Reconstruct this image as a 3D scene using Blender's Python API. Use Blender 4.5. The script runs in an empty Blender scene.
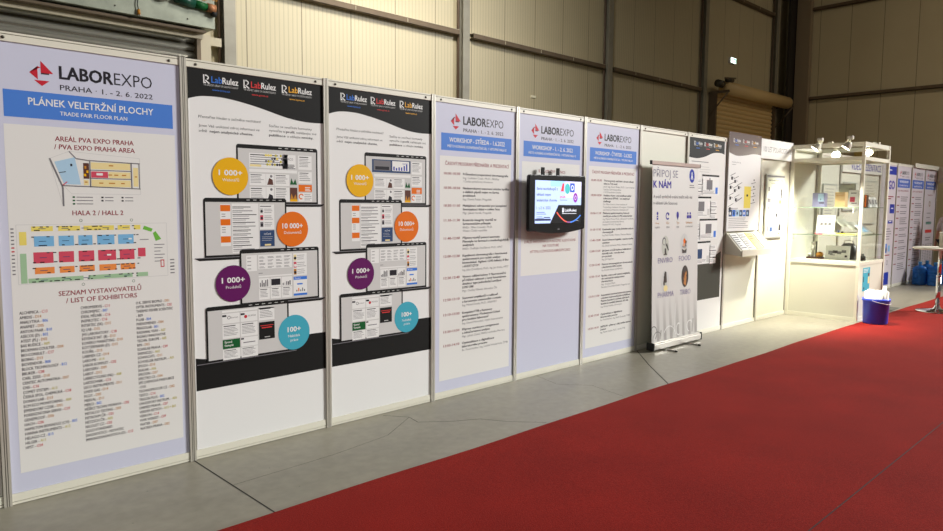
import bpy, bmesh, math, random
from mathutils import Vector, Matrix
random.seed(7)
S = bpy.context.scene
C = S.collection

# ------------------------------------------------------------------ camera, world, lights, exposure
cam_d = bpy.data.cameras.new('camera'); cam = bpy.data.objects.new('camera', cam_d); C.objects.link(cam)
cam_d.sensor_width = 36; cam_d.lens = 27.006; cam_d.clip_end = 200; cam_d.clip_start = 0.05
_r = Vector((0.71972595, -0.69422257, 0.00704175)); _u = Vector((0.05550448, 0.06764798, 0.99616415)); _f = Vector((0.69203599, 0.71657434, -0.08722047))
cam.matrix_world = Matrix(((_r.x, _u.x, -_f.x, -0.76471), (_r.y, _u.y, -_f.y, -4.35944), (_r.z, _u.z, -_f.z, 1.63519), (0, 0, 0, 1)))
S.camera = cam
S.view_settings.view_transform = 'Standard'; S.view_settings.look = 'None'
S.view_settings.gamma = 1.0; S.view_settings.use_curve_mapping = False
S.view_settings.exposure = 0.0
w = bpy.data.worlds.new('world'); S.world = w; w.use_nodes = True
w.node_tree.nodes['Background'].inputs[0].default_value = (1.0, 0.95, 0.86, 1)
w.node_tree.nodes['Background'].inputs[1].default_value = 0.13

def area(name, loc, target, sx, sy, power, col=(1, 0.95, 0.86), spread=180):
    d = bpy.data.lights.new(name, 'AREA'); d.shape = 'RECTANGLE'; d.size = sx; d.size_y = sy
    d.energy = power; d.color = col; d.spread = math.radians(spread)
    o = bpy.data.objects.new(name, d); C.objects.link(o); o.location = loc
    o.rotation_euler = (Vector(target) - Vector(loc)).to_track_quat('-Z', 'Y').to_euler()
    return o
def spot(name, loc, target, power, angle, blend=0.5, col=(1, 0.95, 0.83), rad=0.04):
    d = bpy.data.lights.new(name, 'SPOT'); d.energy = power; d.spot_size = math.radians(angle); d.spot_blend = blend
    d.color = col; d.shadow_soft_size = rad
    o = bpy.data.objects.new(name, d); C.objects.link(o); o.location = loc
    o.rotation_euler = (Vector(target) - Vector(loc)).to_track_quat('-Z', 'Y').to_euler()
    return o
area('hall_lamp_and_fill', (25.0, -13.5, 12.3), (-1.0, 0.0, 1.0), 6.5, 6.5, 2550, (1, 0.99, 0.965), spread=70)
area('hall_lamp_and_fill', (-3.0, -7.0, 10.0), (0.5, 0.0, 0.8), 3.0, 3.0, 60, (1, 0.99, 0.965), spread=100)  # weak ambient fill added on the left, not a hall fixture
area('hall_lamp_and_fill', (7.5, 3.0, 9.5), (9.4, 8.5, 4.6), 1.4, 1.4, 300, (1, 0.95, 0.87), 115)
area('hall_lamp_and_fill', (22.0, -8.0, 12.5), (29.5, -1.0, 3.0), 2.0, 2.0, 230, (1, 0.84, 0.64), 110)  # added warm fill that lifts the dark end wall
spot('showcase_lamp_light', (9.72, -0.43, 2.37), (9.75, -0.04, 0.8), 60, 112, 1.0)
spot('showcase_lamp_light', (9.72, -0.83, 2.37), (9.70, -0.22, 0.3), 640, 100, 1.0)
spot('showcase_lamp_light', (10.45, -0.47, 2.33), (10.5, -0.1, 1.3), 45, 120, 0.6)
spot('showcase_lamp_light', (10.45, -0.88, 2.33), (10.6, -0.3, 1.2), 40, 120, 0.6)
spot('carpet_fill_light', (15.6, -4.2, 5.2), (12.8, -2.2, 0.0), 2000, 66, 0.9, (1, 0.93, 0.8), 0.2)  # added spot with no fixture, brightens the far carpet

# ------------------------------------------------------------------ materials
def lin(c):
    return tuple(((v / 255) / 12.92 if v / 255 <= 0.04045 else ((v / 255 + 0.055) / 1.055) ** 2.4) for v in c)
MATS = {}
def mat(name, rgb, rough=0.5, metal=0.0, noise=0.0, nscale=20.0, bump=0.0, bscale=200.0, emit=0.0, spec=0.5):
    if name in MATS: return MATS[name]
    m = bpy.data.materials.new(name); m.use_nodes = True
    nt = m.node_tree; b = nt.nodes['Principled BSDF']; c = lin(rgb)
    b.inputs['Base Color'].default_value = (*c, 1); b.inputs['Roughness'].default_value = rough
    b.inputs['Metallic'].default_value = metal; b.inputs['Specular IOR Level'].default_value = 0.15 if name.startswith('print') else spec
    if noise > 0 or bump > 0:
        tc = nt.nodes.new('ShaderNodeTexCoord')
        if noise > 0:
            n = nt.nodes.new('ShaderNodeTexNoise'); n.inputs['Scale'].default_value = nscale; n.inputs['Detail'].default_value = 5
            nt.links.new(tc.outputs['Object'], n.inputs['Vector'])
            r = nt.nodes.new('ShaderNodeValToRGB')
            r.color_ramp.elements[0].position = 0.3; r.color_ramp.elements[1].position = 0.7
            r.color_ramp.elements[0].color = (*[v * (1 - noise) for v in c], 1)
            r.color_ramp.elements[1].color = (*[min(1, v * (1 + noise)) for v in c], 1)
            nt.links.new(n.outputs['Fac'], r.inputs['Fac']); nt.links.new(r.outputs['Color'], b.inputs['Base Color'])
        if bump > 0:
            n2 = nt.nodes.new('ShaderNodeTexNoise'); n2.inputs['Scale'].default_value = bscale
            nt.links.new(tc.outputs['Object'], n2.inputs['Vector'])
            bp = nt.nodes.new('ShaderNodeBump'); bp.inputs['Strength'].default_value = bump; bp.inputs['Distance'].default_value = 0.01
            nt.links.new(n2.outputs['Fac'], bp.inputs['Height']); nt.links.new(bp.outputs['Normal'], b.inputs['Normal'])
    if emit > 0:
        b.inputs['Emission Color'].default_value = (*c, 1); b.inputs['Emission Strength'].default_value = emit
    MATS[name] = m
    return m
def glass(name, tint=(0.93, 0.97, 0.94), gl=0.12):
    m = bpy.data.materials.new(name); m.use_nodes = True; nt = m.node_tree; nt.nodes.clear()
    out = nt.nodes.new('ShaderNodeOutputMaterial'); mx = nt.nodes.new('ShaderNodeMixShader')
    t = nt.nodes.new('ShaderNodeBsdfTransparent'); t.inputs[0].default_value = (*tint, 1)
    g = nt.nodes.new('ShaderNodeBsdfGlossy'); g.inputs['Roughness'].default_value = 0.03
    fr = nt.nodes.new('ShaderNodeLayerWeight'); fr.inputs['Blend'].default_value = 0.5
    pw_ = nt.nodes.new('ShaderNodeMath'); pw_.operation = 'POWER'; pw_.inputs[1].default_value = 4.0; nt.links.new(fr.outputs['Facing'], pw_.inputs[0])
    ma = nt.nodes.new('ShaderNodeMath'); ma.operation = 'MULTIPLY_ADD'; ma.inputs[1].default_value = gl; ma.inputs[2].default_value = 0.03; nt.links.new(pw_.outputs[0], ma.inputs[0])
    nt.links.new(ma.outputs[0], mx.inputs['Fac']); nt.links.new(t.outputs[0], mx.inputs[1]); nt.links.new(g.outputs[0], mx.inputs[2])
    nt.links.new(mx.outputs[0], out.inputs['Surface']); MATS[name] = m
    return m

infill_m = mat('wall_board_white', (226, 224, 214), 0.45)
infill_cream = mat('wall_board_cream', (212, 211, 194), 0.45)
rail_m = mat('rail_cream_lacquer', (226, 223, 207), 0.35)
alu = mat('post_aluminium', (198, 194, 182), 0.38, 0.35)
alu_dark = mat('groove_shadow_grey', (150, 146, 132), 0.6)
steel = mat('chrome', (210, 210, 212), 0.12, 1.0)
satin = mat('satin_aluminium', (176, 172, 164), 0.35, 0.8)
screw_m = mat('screw_dark', (74, 70, 60), 0.5, 0.5)
black = mat('print_black', (23, 23, 22), 0.6)
blackplastic = mat('black_plastic', (14, 14, 15), 0.25)
rubber = mat('black_rubber', (20, 20, 20), 0.7)
lav = mat('print_lavender', (203, 205, 223), 0.4)
paper = mat('print_off_white', (227, 226, 222), 0.4)
pw = mat('print_white', (232, 232, 230), 0.4)
blue = mat('print_band_blue', (78, 128, 210), 0.4)
red = mat('print_deep_red', (140, 36, 52), 0.4)
lred = mat('print_logo_red', (196, 44, 58), 0.4)
ink = mat('print_ink', (44, 42, 48), 0.4)
grey = mat('print_grey', (120, 118, 122), 0.4)
lgrey = mat('print_light_grey', (200, 200, 198), 0.4)
sgrey = mat('print_screen_grey', (205, 204, 202), 0.4)
yel = mat('print_yellow', (232, 176, 22), 0.4)
ora = mat('print_orange', (226, 112, 28), 0.4)
pur = mat('print_purple', (98, 26, 92), 0.4)
teal = mat('print_teal', (70, 168, 190), 0.4)
myel = mat('print_map_yellow', (232, 214, 110), 0.4)
mtan = mat('print_map_tan', (232, 214, 156), 0.4)
mblue = mat('print_map_blue', (122, 180, 220), 0.4)
lblue = mat('print_pale_blue', (172, 204, 226), 0.4)
mred = mat('print_map_red', (206, 78, 98), 0.4)
mora = mat('print_map_orange', (232, 142, 74), 0.4)
mgrn = mat('print_map_green', (160, 194, 156), 0.4)
bgrn = mat('print_leaf_green', (112, 182, 70), 0.4)
dgrn = mat('print_dark_green', (26, 92, 48), 0.4)
navy = mat('print_navy', (52, 74, 112), 0.4)
blogo = mat('print_logo_blue', (60, 120, 214), 0.4)
rlogo = mat('print_logo_bright_red', (214, 62, 62), 0.4)
ylogo = mat('print_logo_amber', (240, 178, 60), 0.4)
dblue = mat('print_royal_blue', (38, 56, 160), 0.4)
vio = mat('print_violet_blue', (64, 54, 150), 0.4)
bblue = mat('print_blue_violet_text', (128, 118, 160), 0.4)
brown = mat('print_dark_brown', (94, 60, 52), 0.4)
oliv = mat('print_olive', (190, 180, 70), 0.4)
kbr = mat('print_gold_brown', (190, 130, 50), 0.4)

# ------------------------------------------------------------------ mesh helpers
class MB:
    """collects geometry with one material index per face and links it as one mesh object"""
    def __init__(s): s.v = []; s.f = []; s.m = []; s.mats = []; s.sm = []
    def mi(s, m):
        if m not in s.mats: s.mats.append(m)
        return s.mats.index(m)
    def add(s, vs, fs, m, smooth=False):
        o = len(s.v); s.v += [tuple(p) for p in vs]; k = s.mi(m)
        for f in fs: s.f.append([i + o for i in f]); s.m.append(k); s.sm.append(smooth)
    def box(s, x0, x1, y0, y1, z0, z1, m):
        vs = [(x, y, z) for x in (x0, x1) for y in (y0, y1) for z in (z0, z1)]
        s.add(vs, [(0, 1, 3, 2), (4, 6, 7, 5), (0, 4, 5, 1), (2, 3, 7, 6), (0, 2, 6, 4), (1, 5, 7, 3)], m)
    def obox(s, c, ax, ay, az, m):
        c, ax, ay, az = map(Vector, (c, ax, ay, az))
        vs = [c + ax * i + ay * j + az * k for i in (-1, 1) for j in (-1, 1) for k in (-1, 1)]
        s.add(vs, [(0, 1, 3, 2), (4, 6, 7, 5), (0, 4, 5, 1), (2, 3, 7, 6), (0, 2, 6, 4), (1, 5, 7, 3)], m)
    def tube(s, pts, rad, m, n=10, cap=True):
        pts = [Vector(p) for p in pts]; rs = rad if isinstance(rad, (list, tuple)) else [rad] * len(pts)
        vs = []
        for i, p in enumerate(pts):
            d = (pts[min(i + 1, len(pts) - 1)] - pts[max(i - 1, 0)]).normalized()
            a = d.orthogonal() if i == 0 else (pa - d * pa.dot(d))
            a.normalize(); pa = a; b = d.cross(a)
            for k in range(n):
                t = 2 * math.pi * k / n; vs.append(p + (a * math.cos(t) + b * math.sin(t)) * rs[i])
        fs = [(i * n + k, i * n + (k + 1) % n, (i + 1) * n + (k + 1) % n, (i + 1) * n + k) for i in range(len(pts) - 1) for k in range(n)]
        if cap: fs += [tuple(range(n))[::-1], tuple((len(pts) - 1) * n + k for k in range(n))]
        s.add(vs, fs, m, True)
    def lathe(s, prof, m, c=(0, 0, 0), n=32, sy=1.0):
        vs = []; 
        for r, z in prof:
            for k in range(n):
                t = 2 * math.pi * k / n; vs.append((c[0] + r * math.cos(t), c[1] + r * sy * math.sin(t), c[2] + z))
        fs = [(i * n + k, i * n + (k + 1) % n, (i + 1) * n + (k + 1) % n, (i + 1) * n + k) for i in range(len(prof) - 1) for k in range(n)]
        s.add(vs, fs, m, True)
    def extr(s, poly, y0, y1, m):
        """polygon in x,z extruded in y"""
        n = len(poly)
        vs = [(x, y0, z) for x, z in poly] + [(x, y1, z) for x, z in poly]
        fs = [tuple(range(n)), tuple(range(2 * n - 1, n - 1, -1))] + [(i, (i + 1) % n + 0, (i + 1) % n + n, i + n) for i in range(n)]
        s.add(vs, fs, m)
    def build(s, name, parent=None, loc=None, rz=None, bevel=0, fix=False):
        me = bpy.data.meshes.new(name); me.from_pydata(s.v, [], s.f)
        for m in s.mats: me.materials.append(m)
        me.polygons.foreach_set('material_index', s.m); me.polygons.foreach_set('use_smooth', s.sm); me.update()
        if fix:
            b = bmesh.new(); b.from_mesh(me); bmesh.ops.recalc_face_normals(b, faces=b.faces); b.to_mesh(me); b.free()
        o = bpy.data.objects.new(name, me); C.objects.link(o)
        if parent: o.parent = parent
        if loc: o.location = loc
        if rz is not None: o.rotation_euler = (0, 0, rz)
        if bevel:
            md = o.modifiers.new('bevel', 'BEVEL'); md.width = bevel; md.segments = 2; md.limit_method = 'ANGLE'
        return o
def thing(name, label, cat, loc=(0, 0, 0), rz=0, group=None):
    o = bpy.data.objects.new(name, None); C.objects.link(o); o.empty_display_size = 0.1
    o.location = loc; o.rotation_euler = (0, 0, rz); o['label'] = label; o['category'] = cat
    if group: o['group'] = group
    return o
def tag(o, label, cat, group=None):
    o['label'] = label; o['category'] = cat
    if group: o['group'] = group
    return o
def struct(o): o['kind'] = 'structure'; return o

# ------------------------------------------------------------------ text and flat print
_cache = {}
def glyphs(body, bold=0.0):
    k = (body, bold)
    if k in _cache: return _cache[k]
    c = bpy.data.curves.new('t', 'FONT'); c.body = body; c.resolution_u = 2; c.offset = bold
    o = bpy.data.objects.new('t', c); C.objects.link(o)
    me = bpy.data.meshes.new_from_object(o.evaluated_get(bpy.context.evaluated_depsgraph_get()))
    vs = [(v.co.x, v.co.y) for v in me.vertices]; fs = [tuple(p.vertices) for p in me.polygons]
    bpy.data.objects.remove(o); bpy.data.curves.remove(c); bpy.data.meshes.remove(me)
    _cache[k] = (vs, fs); return _cache[k]
class Print(MB):
    """flat ink in the x,z plane facing -y; L is a layer, each 0.5 mm proud of the last"""
    def __init__(s, base=0.0): super().__init__(); s.base = base
    def y(s, L): return s.base - 0.00016 * L - 0.0002
    def poly(s, pts, m, L=1):
        y = s.y(L); s.add([(u, y, z) for u, z in pts], [tuple(range(len(pts)))], m)
    def rect(s, u0, z0, u1, z1, m, L=1): s.poly([(u0, z0), (u1, z0), (u1, z1), (u0, z1)], m, L)
    def disc(s, u, z, r, m, L=1, rz=None, n=40):
        rz = rz or r; s.poly([(u + r * math.cos(t * 2 * math.pi / n), z + rz * math.sin(t * 2 * math.pi / n)) for t in range(n)], m, L)
    def ring(s, u, z, r, wd, m, L=1, rz=1.0, a0=0, a1=360, n=28):
        y = s.y(L); vs = []
        for i in range(n + 1):
            a = math.radians(a0 + (a1 - a0) * i / n)
            for q in (r, r - wd): vs.append((u + q * math.cos(a), y, z + q * rz * math.sin(a)))
        s.add(vs, [(2 * i, 2 * i + 2, 2 * i + 3, 2 * i + 1) for i in range(n)], m)
    def line(s, pts, wd, m, L=1):
        for (a, b), (c, d) in zip(pts, pts[1:]):
            n = math.hypot(c - a, d - b) or 1; ox = -(d - b) / n * wd / 2; oz = (c - a) / n * wd / 2
            s.poly([(a + ox, b + oz), (a - ox, b - oz), (c - ox, d - oz), (c + ox, d + oz)], m, L)
    def text(s, body, u, z, cap, m, L=2, width=None, bold=0.0, align='l', cond=1.0):
        vs, fs = glyphs(body, min(bold, 0.0))
        if not vs: return
        x0 = min(v[0] for v in vs); x1 = max(v[0] for v in vs); k = cap / 0.69
        kx = k * cond if width is None else width / (x1 - x0)
        wd = (x1 - x0) * kx
        off = {'l': 0, 'c': -wd / 2, 'r': -wd}[align]; y = s.y(L)
        sh_ = [(0, 0)] if bold <= 0.005 else ([(-bold, -bold * 0.5), (bold, bold * 0.5)] if cap < 0.03 else [(-bold, -bold * 0.6), (0, 0), (bold, bold * 0.6), (-bold, bold * 0.6), (bold, -bold * 0.6)])
        for i_, (dx, dz) in enumerate(sh_): s.add([(u + off + (a - x0 + dx) * kx, y - 0.00003 * i_, z + (b + dz) * k) for a, b in vs], fs, m)
        return u + off + wd
    def cut(s, name, parent):
        o = s.build(name, parent); s.v = []; s.f = []; s.m = []; s.mats = []; s.sm = []; return o
    def bars(s, u0, z1, u1, n, pitch, h, m, L=2, rag=0.3):
        for i in range(n):
            s.rect(u0, z1 - i * pitch - h, u1 - (u1 - u0) * random.uniform(0, rag), z1 - i * pitch, m, L)

# ------------------------------------------------------------------ the hall: floor, walls
XF, YW = 30.13, 8.53
def floor_mat():
    m = bpy.data.materials.new('polished_concrete'); m.use_nodes = True; nt = m.node_tree; N = nt.nodes; Lk = nt.links
    b = N['Principled BSDF']; tc = N.new('ShaderNodeTexCoord')
    n1 = N.new('ShaderNodeTexNoise'); n1.inputs['Scale'].default_value = 0.9; n1.inputs['Detail'].default_value = 8; n1.inputs['Roughness'].default_value = 0.62
    n2 = N.new('ShaderNodeTexNoise'); n2.inputs['Scale'].default_value = 14; n2.inputs['Detail'].default_value = 6
    mp = N.new('ShaderNodeMapping'); mp.inputs['Scale'].default_value = (0.8, 3.0, 1)
    Lk.new(tc.outputs['Object'], mp.inputs['Vector']); Lk.new(mp.outputs[0], n1.inputs['Vector']); Lk.new(tc.outputs['Object'], n2.inputs['Vector'])
    r = N.new('ShaderNodeValToRGB'); e = r.color_ramp.elements
    e[0].position = 0.32; e[0].color = (*lin((118, 114, 100)), 1); e[1].position = 0.68; e[1].color = (*lin((148, 143, 127)), 1)
    mixn = N.new('ShaderNodeMix'); mixn.data_type = 'FLOAT'; mixn.inputs[0].default_value = 0.35
    Lk.new(n1.outputs['Fac'], mixn.inputs[2]); Lk.new(n2.outputs['Fac'], mixn.inputs[3]); Lk.new(mixn.outputs[0], r.inputs['Fac'])
    # scattered pores
    vo = N.new('ShaderNodeTexVoronoi'); vo.inputs['Scale'].default_value = 7.0
    Lk.new(tc.outputs['Object'], vo.inputs['Vector'])
    lt = N.new('ShaderNodeMath'); lt.operation = 'LESS_THAN'; lt.inputs[1].default_value = 0.035; Lk.new(vo.outputs['Distance'], lt.inputs[0])
    mx = N.new('ShaderNodeMix'); mx.data_type = 'RGBA'; Lk.new(lt.outputs[0], mx.inputs[0]); Lk.new(r.outputs[0], mx.inputs[6]); mx.inputs[7].default_value = (*lin((96, 92, 80)), 1)
    Lk.new(mx.outputs[2], b.inputs['Base Color'])
    rr = N.new('ShaderNodeMapRange'); rr.inputs[3].default_value = 0.28; rr.inputs[4].default_value = 0.5; Lk.new(n1.outputs['Fac'], rr.inputs[0]); Lk.new(rr.outputs[0], b.inputs['Roughness'])
    return m
mb = MB(); mb.box(-8, XF, -16, YW, -0.2, 0, floor_mat()); struct(mb.build('floor'))
joint_m = mat('joint_dark', (42, 38, 32), 0.9)
# saw-cut joints and hairline cracks in the slab
mb = MB()
def flatline(pts, wd):
    for (a, b_), (c, d) in zip(pts, pts[1:]):
        n = math.hypot(c - a, d - b_); ox = -(d - b_) / n * wd / 2; oy = (c - a) / n * wd / 2
        mb.add([(a + ox, b_ + oy, 0.0008), (a - ox, b_ - oy, 0.0008), (c - ox, d - oy, 0.0008), (c + ox, d + oy, 0.0008)], [(0, 1, 2, 3)], joint_m)
flatline([(1.0, YW), (1.01, -16)], 0.009)
flatline([(6.02, -0.02), (5.5, -0.5), (4.95, -1.05)], 0.011)
flatline([(6.02, -0.02), (6.02, YW)], 0.009)
flatline([(11.0, YW), (11.0, -16)], 0.008)
flatline([(2.46, -0.05), (2.58, -0.22), (2.55, -0.36), (2.75, -0.52), (2.95, -0.62), (3.05, -0.80), (3.25, -1.02)], 0.005)
flatline([(2.58, -0.22), (2.2, -0.45), (1.7, -0.52), (1.0, -0.55)], 0.003)
flatline([(4.3, -0.02), (4.2, -0.35), (4.4, -0.6), (4.3, -1.0)], 0.0035)
struct(mb.build('trim_1'))

def hall_wall_mat(ax):
    m = bpy.data.materials.new('ribbed_sandwich_panel_%d' % ax); m.use_nodes = True; nt = m.node_tree; N = nt.nodes; Lk = nt.links
    b = N['Principled BSDF']; tc = N.new('ShaderNodeTexCoord'); sx = N.new('ShaderNodeSeparateXYZ'); Lk.new(tc.outputs['Object'], sx.inputs[0])
    co = sx.outputs[ax]
    def modulo(v, off):
        a = N.new('ShaderNodeMath'); a.operation = 'ADD'; a.inputs[1].default_value = off; Lk.new(co, a.inputs[0])
        d = N.new('ShaderNodeMath'); d.operation = 'PINGPONG'; d.inputs[1].default_value = v / 2; Lk.new(a.outputs[0], d.inputs[0]); return d.outputs[0]
    seam = N.new('ShaderNodeMath'); seam.operation = 'LESS_THAN'; seam.inputs[1].default_value = 0.011; Lk.new(modulo(1.185, 0.22 if ax == 0 else 1.15), seam.inputs[0])
    rib = N.new('ShaderNodeMath'); rib.operation = 'LESS_THAN'; rib.inputs[1].default_value = 0.012 if ax == 0 else -1.0; Lk.new(modulo(0.0988, 0.03), rib.inputs[0])
    ns = N.new('ShaderNodeTexNoise'); ns.inputs['Scale'].default_value = 0.5; ns.inputs['Detail'].default_value = 4; Lk.new(tc.outputs['Object'], ns.inputs['Vector'])
    rp = N.new('ShaderNodeValToRGB'); rp.color_ramp.elements[0].color = (*lin((196, 184, 150)), 1); rp.color_ramp.elements[1].color = (*lin((212, 202, 170)), 1)
    Lk.new(ns.outputs['Fac'], rp.inputs[0])
    m1 = N.new('ShaderNodeMix'); m1.data_type = 'RGBA'; m1.inputs[7].default_value = (*lin((190, 180, 148)), 1)
    Lk.new(rib.outputs[0], m1.inputs[0]); Lk.new(rp.outputs[0], m1.inputs[6])
    m2 = N.new('ShaderNodeMix'); m2.data_type = 'RGBA'; m2.inputs[7].default_value = (*lin((140, 128, 102)), 1)
    Lk.new(seam.outputs[0], m2.inputs[0]); Lk.new(m1.outputs[2], m2.inputs[6]); Lk.new(m2.outputs[2], b.inputs['Base Color'])
    b.inputs['Roughness'].default_value = 0.45
    bp = N.new('ShaderNodeBump'); bp.inputs['Strength'].default_value = 0.25; bp.inputs['Distance'].default_value = 0.006; bp.invert = True
    Lk.new(rib.outputs[0], bp.inputs['Height']); Lk.new(bp.outputs[0], b.inputs['Normal'])
    return m
hwx = hall_wall_mat(0); hwy = hall_wall_mat(1)
mb = MB(); mb.box(-8, XF + 0.2, YW, YW + 0.2, 0, 13, hwx); struct(mb.build('wall_back'))
mb = MB(); mb.box(XF, XF + 0.2, -16, YW, 0, 13, hwy); struct(mb.build('wall_right'))
mb = MB(); mb.box(-8, XF + 0.2, -16, YW + 0.2, 13, 13.2, mat('ceiling_grey', (150, 146, 136), 0.8)); struct(mb.build('ceiling'))

col_m = mat('column_steel_grey', (150, 146, 132), 0.5, 0.2, 0.12, 3)
girt_m = mat('girt_brown_steel', (112, 96, 76), 0.55, 0.2, 0.12, 3)
flash_m = mat('flashing_cream', (196, 186, 160), 0.5)
pipe_m = mat('pipe_brown', (96, 78, 62), 0.5)
COLS = [(5.28, 'left of the ribbed bays, beside the large roller shutter'), (11.27, 'rising above the first workshop programme poster'),
        (17.22, 'rising above the poster to the right of the television'), (23.0, 'beside the motor of the far roller shutter'), (28.85, 'in the dark corner beyond the far roller shutter')]
for i, (x, d) in enumerate(COLS):
    t = thing('steel_column', 'grey steel H column ' + d, 'column', (x, YW, 0), group='hall wall columns')
    mb = MB(); mb.box(-0.11, 0.11, -0.20, -0.185, 0, 13, col_m); mb.box(-0.11, 0.11, -0.02, -0.002, 0, 13, col_m); mb.box(-0.01, 0.01, -0.186, -0.015, 0, 13, col_m)
    mb.build('column_profile', t)
    mb = MB(); mb.tube([(-0.16, -0.08, 0), (-0.16, -0.08, 13)], 0.03, pipe_m, 8); mb.build('drain_pipe', t)
    mb = MB(); mb.box(0.115, 0.20, -0.05, -0.002, 0, 13, flash_m); mb.build('flashing', t)
ends = [c[0] for c in COLS] + [XF - 0.2]
where = ['over the left ribbed bay', 'over the bay right of the first column', 'over the dim third bay', 'over the far roller shutter', 'in the last short bay by the corner']
for zi, (z, zn) in enumerate([(5.66, 'lower'), (9.3, 'upper')]):
    for i in range(5):
        x0, x1 = ends[i] + 0.27, ends[i + 1] - 0.2
        if i == 3 and zi == 0: continue
        if i == 4: continue
        mb = MB(); mb.box(x0, x1, YW - 0.17, YW - 0.005, z + 0.115, z + 0.125, flash_m); mb.box(x0, x1, YW - 0.17, YW - 0.155, z, z + 0.118, girt_m); mb.box(x0, x1, YW - 0.17, YW - 0.005, z, z + 0.008, girt_m)
        for k in range(3):
            xx = x0 + (k + 0.8) * 1.4; mb.box(xx, xx + 0.015, YW - 0.18, YW - 0.17, z + 0.02, z + 0.1, flash_m)
        tag(mb.build('wall_girt'), '%s horizontal steel girt %s of the hall wall' % (zn, where[i]), 'girt', 'horizontal wall girts')
for z, zn in ((6.0, 'lower'), (9.6, 'upper')):
    mb = MB(); mb.box(XF - 0.17, XF - 0.01, -15, YW - 1.12, z, z + 0.02, girt_m); mb.box(XF - 0.17, XF - 0.15, -15, YW - 1.12, z, z + 0.13, girt_m)
    mb.box(XF - 0.17, XF - 0.10, 6.6, YW - 1.12, z + 0.13, z + 0.15, flash_m)
    tag(mb.build('wall_girt'), '%s horizontal steel girt crossing the dark end wall of the hall' % zn, 'girt', 'end wall girts')
# corner casing and post of the end wall
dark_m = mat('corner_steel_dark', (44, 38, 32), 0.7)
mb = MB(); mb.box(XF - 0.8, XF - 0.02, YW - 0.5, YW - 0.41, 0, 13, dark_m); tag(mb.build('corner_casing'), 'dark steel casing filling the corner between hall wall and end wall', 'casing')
mb = MB(); mb.box(XF - 0.3, XF - 0.02, YW - 1.1, YW - 0.55, 0, 13, mat('corner_post_brown', (150, 134, 110), 0.6)); tag(mb.build('corner_post'), 'broad brown steel post on the end wall next to the dark corner', 'post')

# ------------------------------------------------------------------ roller shutter on the left
galv = mat('galvanised_sheet', (158, 164, 148), 0.5, 0.15, 0.14, 5)
galv_slat = mat('galvanised_slat', (214, 213, 206), 0.3, 0.75)
d1 = bpy.data.objects.new('door_1', None); C.objects.link(d1); struct(d1)
mb = MB(); pts = []
z = 0.0
while z < 4.9:
    pitch = 0.135
    for k in range(8):
        a = k / 8; pts.append((YW - 0.12 - 0.06 * math.sin(math.pi * min(1, a * 1.35)), z + a * pitch))
    z += pitch
vs = [(x, y, zz) for y, zz in pts for x in (-3.0, 4.62)]
FF = [(2 * i, 2 * i + 1, 2 * i + 3, 2 * i + 2) for i in range(len(pts) - 1)]
mb.add(vs, [f for i, f in enumerate(FF) if i % 8 < 6], galv_slat); mb.add(vs, [f for i, f in enumerate(FF) if i % 8 >= 6], mat('slat_joint_dark', (92, 86, 72), 0.6))
mb.build('slat_curtain', d1)
mb = MB(); mb.box(4.62, 4.69, YW - 0.28, YW - 0.02, 0, 4.6, girt_m); mb.box(4.69, 4.90, YW - 0.22, YW - 0.02, 0, 4.62, flash_m); mb.box(4.9, 5.12, YW - 0.18, YW - 0.1, 4.45, 4.6, flash_m)
mb.build('side_rail', d1)
mb = MB()
mb.box(-3.2, 4.78, 7.86, 7.88, 4.63, 6.2, galv); mb.box(-3.2, 4.78, 7.88, YW - 0.02, 4.63, 4.65, galv); mb.box(4.76, 4.78, 7.88, YW - 0.4, 4.65, 6.2, galv)
for k in range(7): mb.tube([(-2.6 + k * 1.15, 7.86, 4.72), (-2.6 + k * 1.15, 7.85, 4.72)], 0.012, screw_m, 8)
mb.build('housing', d1)
mb = MB(); mb.box(-3.1, 4.66, 7.95, 8.1, 4.56, 4.6, girt_m); mb.box(-3.1, 4.66, 8.1, 8.16, 4.48, 4.63, flash_m); mb.build('bottom_lintel', d1)
t = thing('shutter_motor', 'green cylindrical shutter motor with wiring on the galvanised housing', 'motor', (4.42, 7.80, 4.98))
mb = MB(); mb.tube([(-0.34, 0, 0.05), (-0.02, 0, 0.0)], 0.085, mat('motor_green', (22, 74, 58), 0.35), 16); mb.build('motor_body', t)
mb = MB(); mb.tube([(-0.02, 0, 0), (0.2, 0, -0.02)], [0.07, 0.06], dgrn, 14); mb.build('gearbox', t)
mb = MB(); mb.tube([(0.2, 0, -0.02), (0.34, 0, -0.03)], 0.075, mat('copper_rust', (176, 122, 84), 0.5, 0.3), 14); mb.build('end_cap', t)
mb = MB(); mb.tube([(0.28, 0, -0.1), (0.36, 0, -0.12)], 0.05, rubber, 12); mb.build('cable_gland', t)
mb = MB(); mb.tube([(-0.1, -0.03, 0.08), (0.0, -0.05, 0.13), (0.12, -0.05, 0.07), (0.25, -0.04, 0.12), (0.36, -0.03, 0.1), (0.38, 0, 0.3)], 0.008, kbr, 6); mb.build('cable', t)
t = thing('chain_wheel', 'round steel chain wheel left of the green shutter motor', 'wheel', (3.86, 7.82, 5.08))
mb = MB(); mb.tube([(0, 0.03, 0), (0, -0.02, 0)], 0.16, satin, 24); mb.build('rim', t)
mb = MB(); mb.tube([(0, -0.03, 0), (0, -0.02, 0)], 0.10, girt_m, 18); mb.tube([(0, -0.06, 0), (0, -0.03, 0)], 0.03, screw_m, 10); mb.build('hub', t)
t = thing('pull_cord', 'thin dark pull cord with brass end hanging on the shutter housing', 'cord', (3.5, 7.83, 4.64))
mb = MB(); mb.tube([(0.02, 0, 0.95), (0.015, 0, 0.4), (-0.02, 0, 0.16), (0, 0, 0.06)], 0.008, rubber, 6); mb.build('cord', t)
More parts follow.
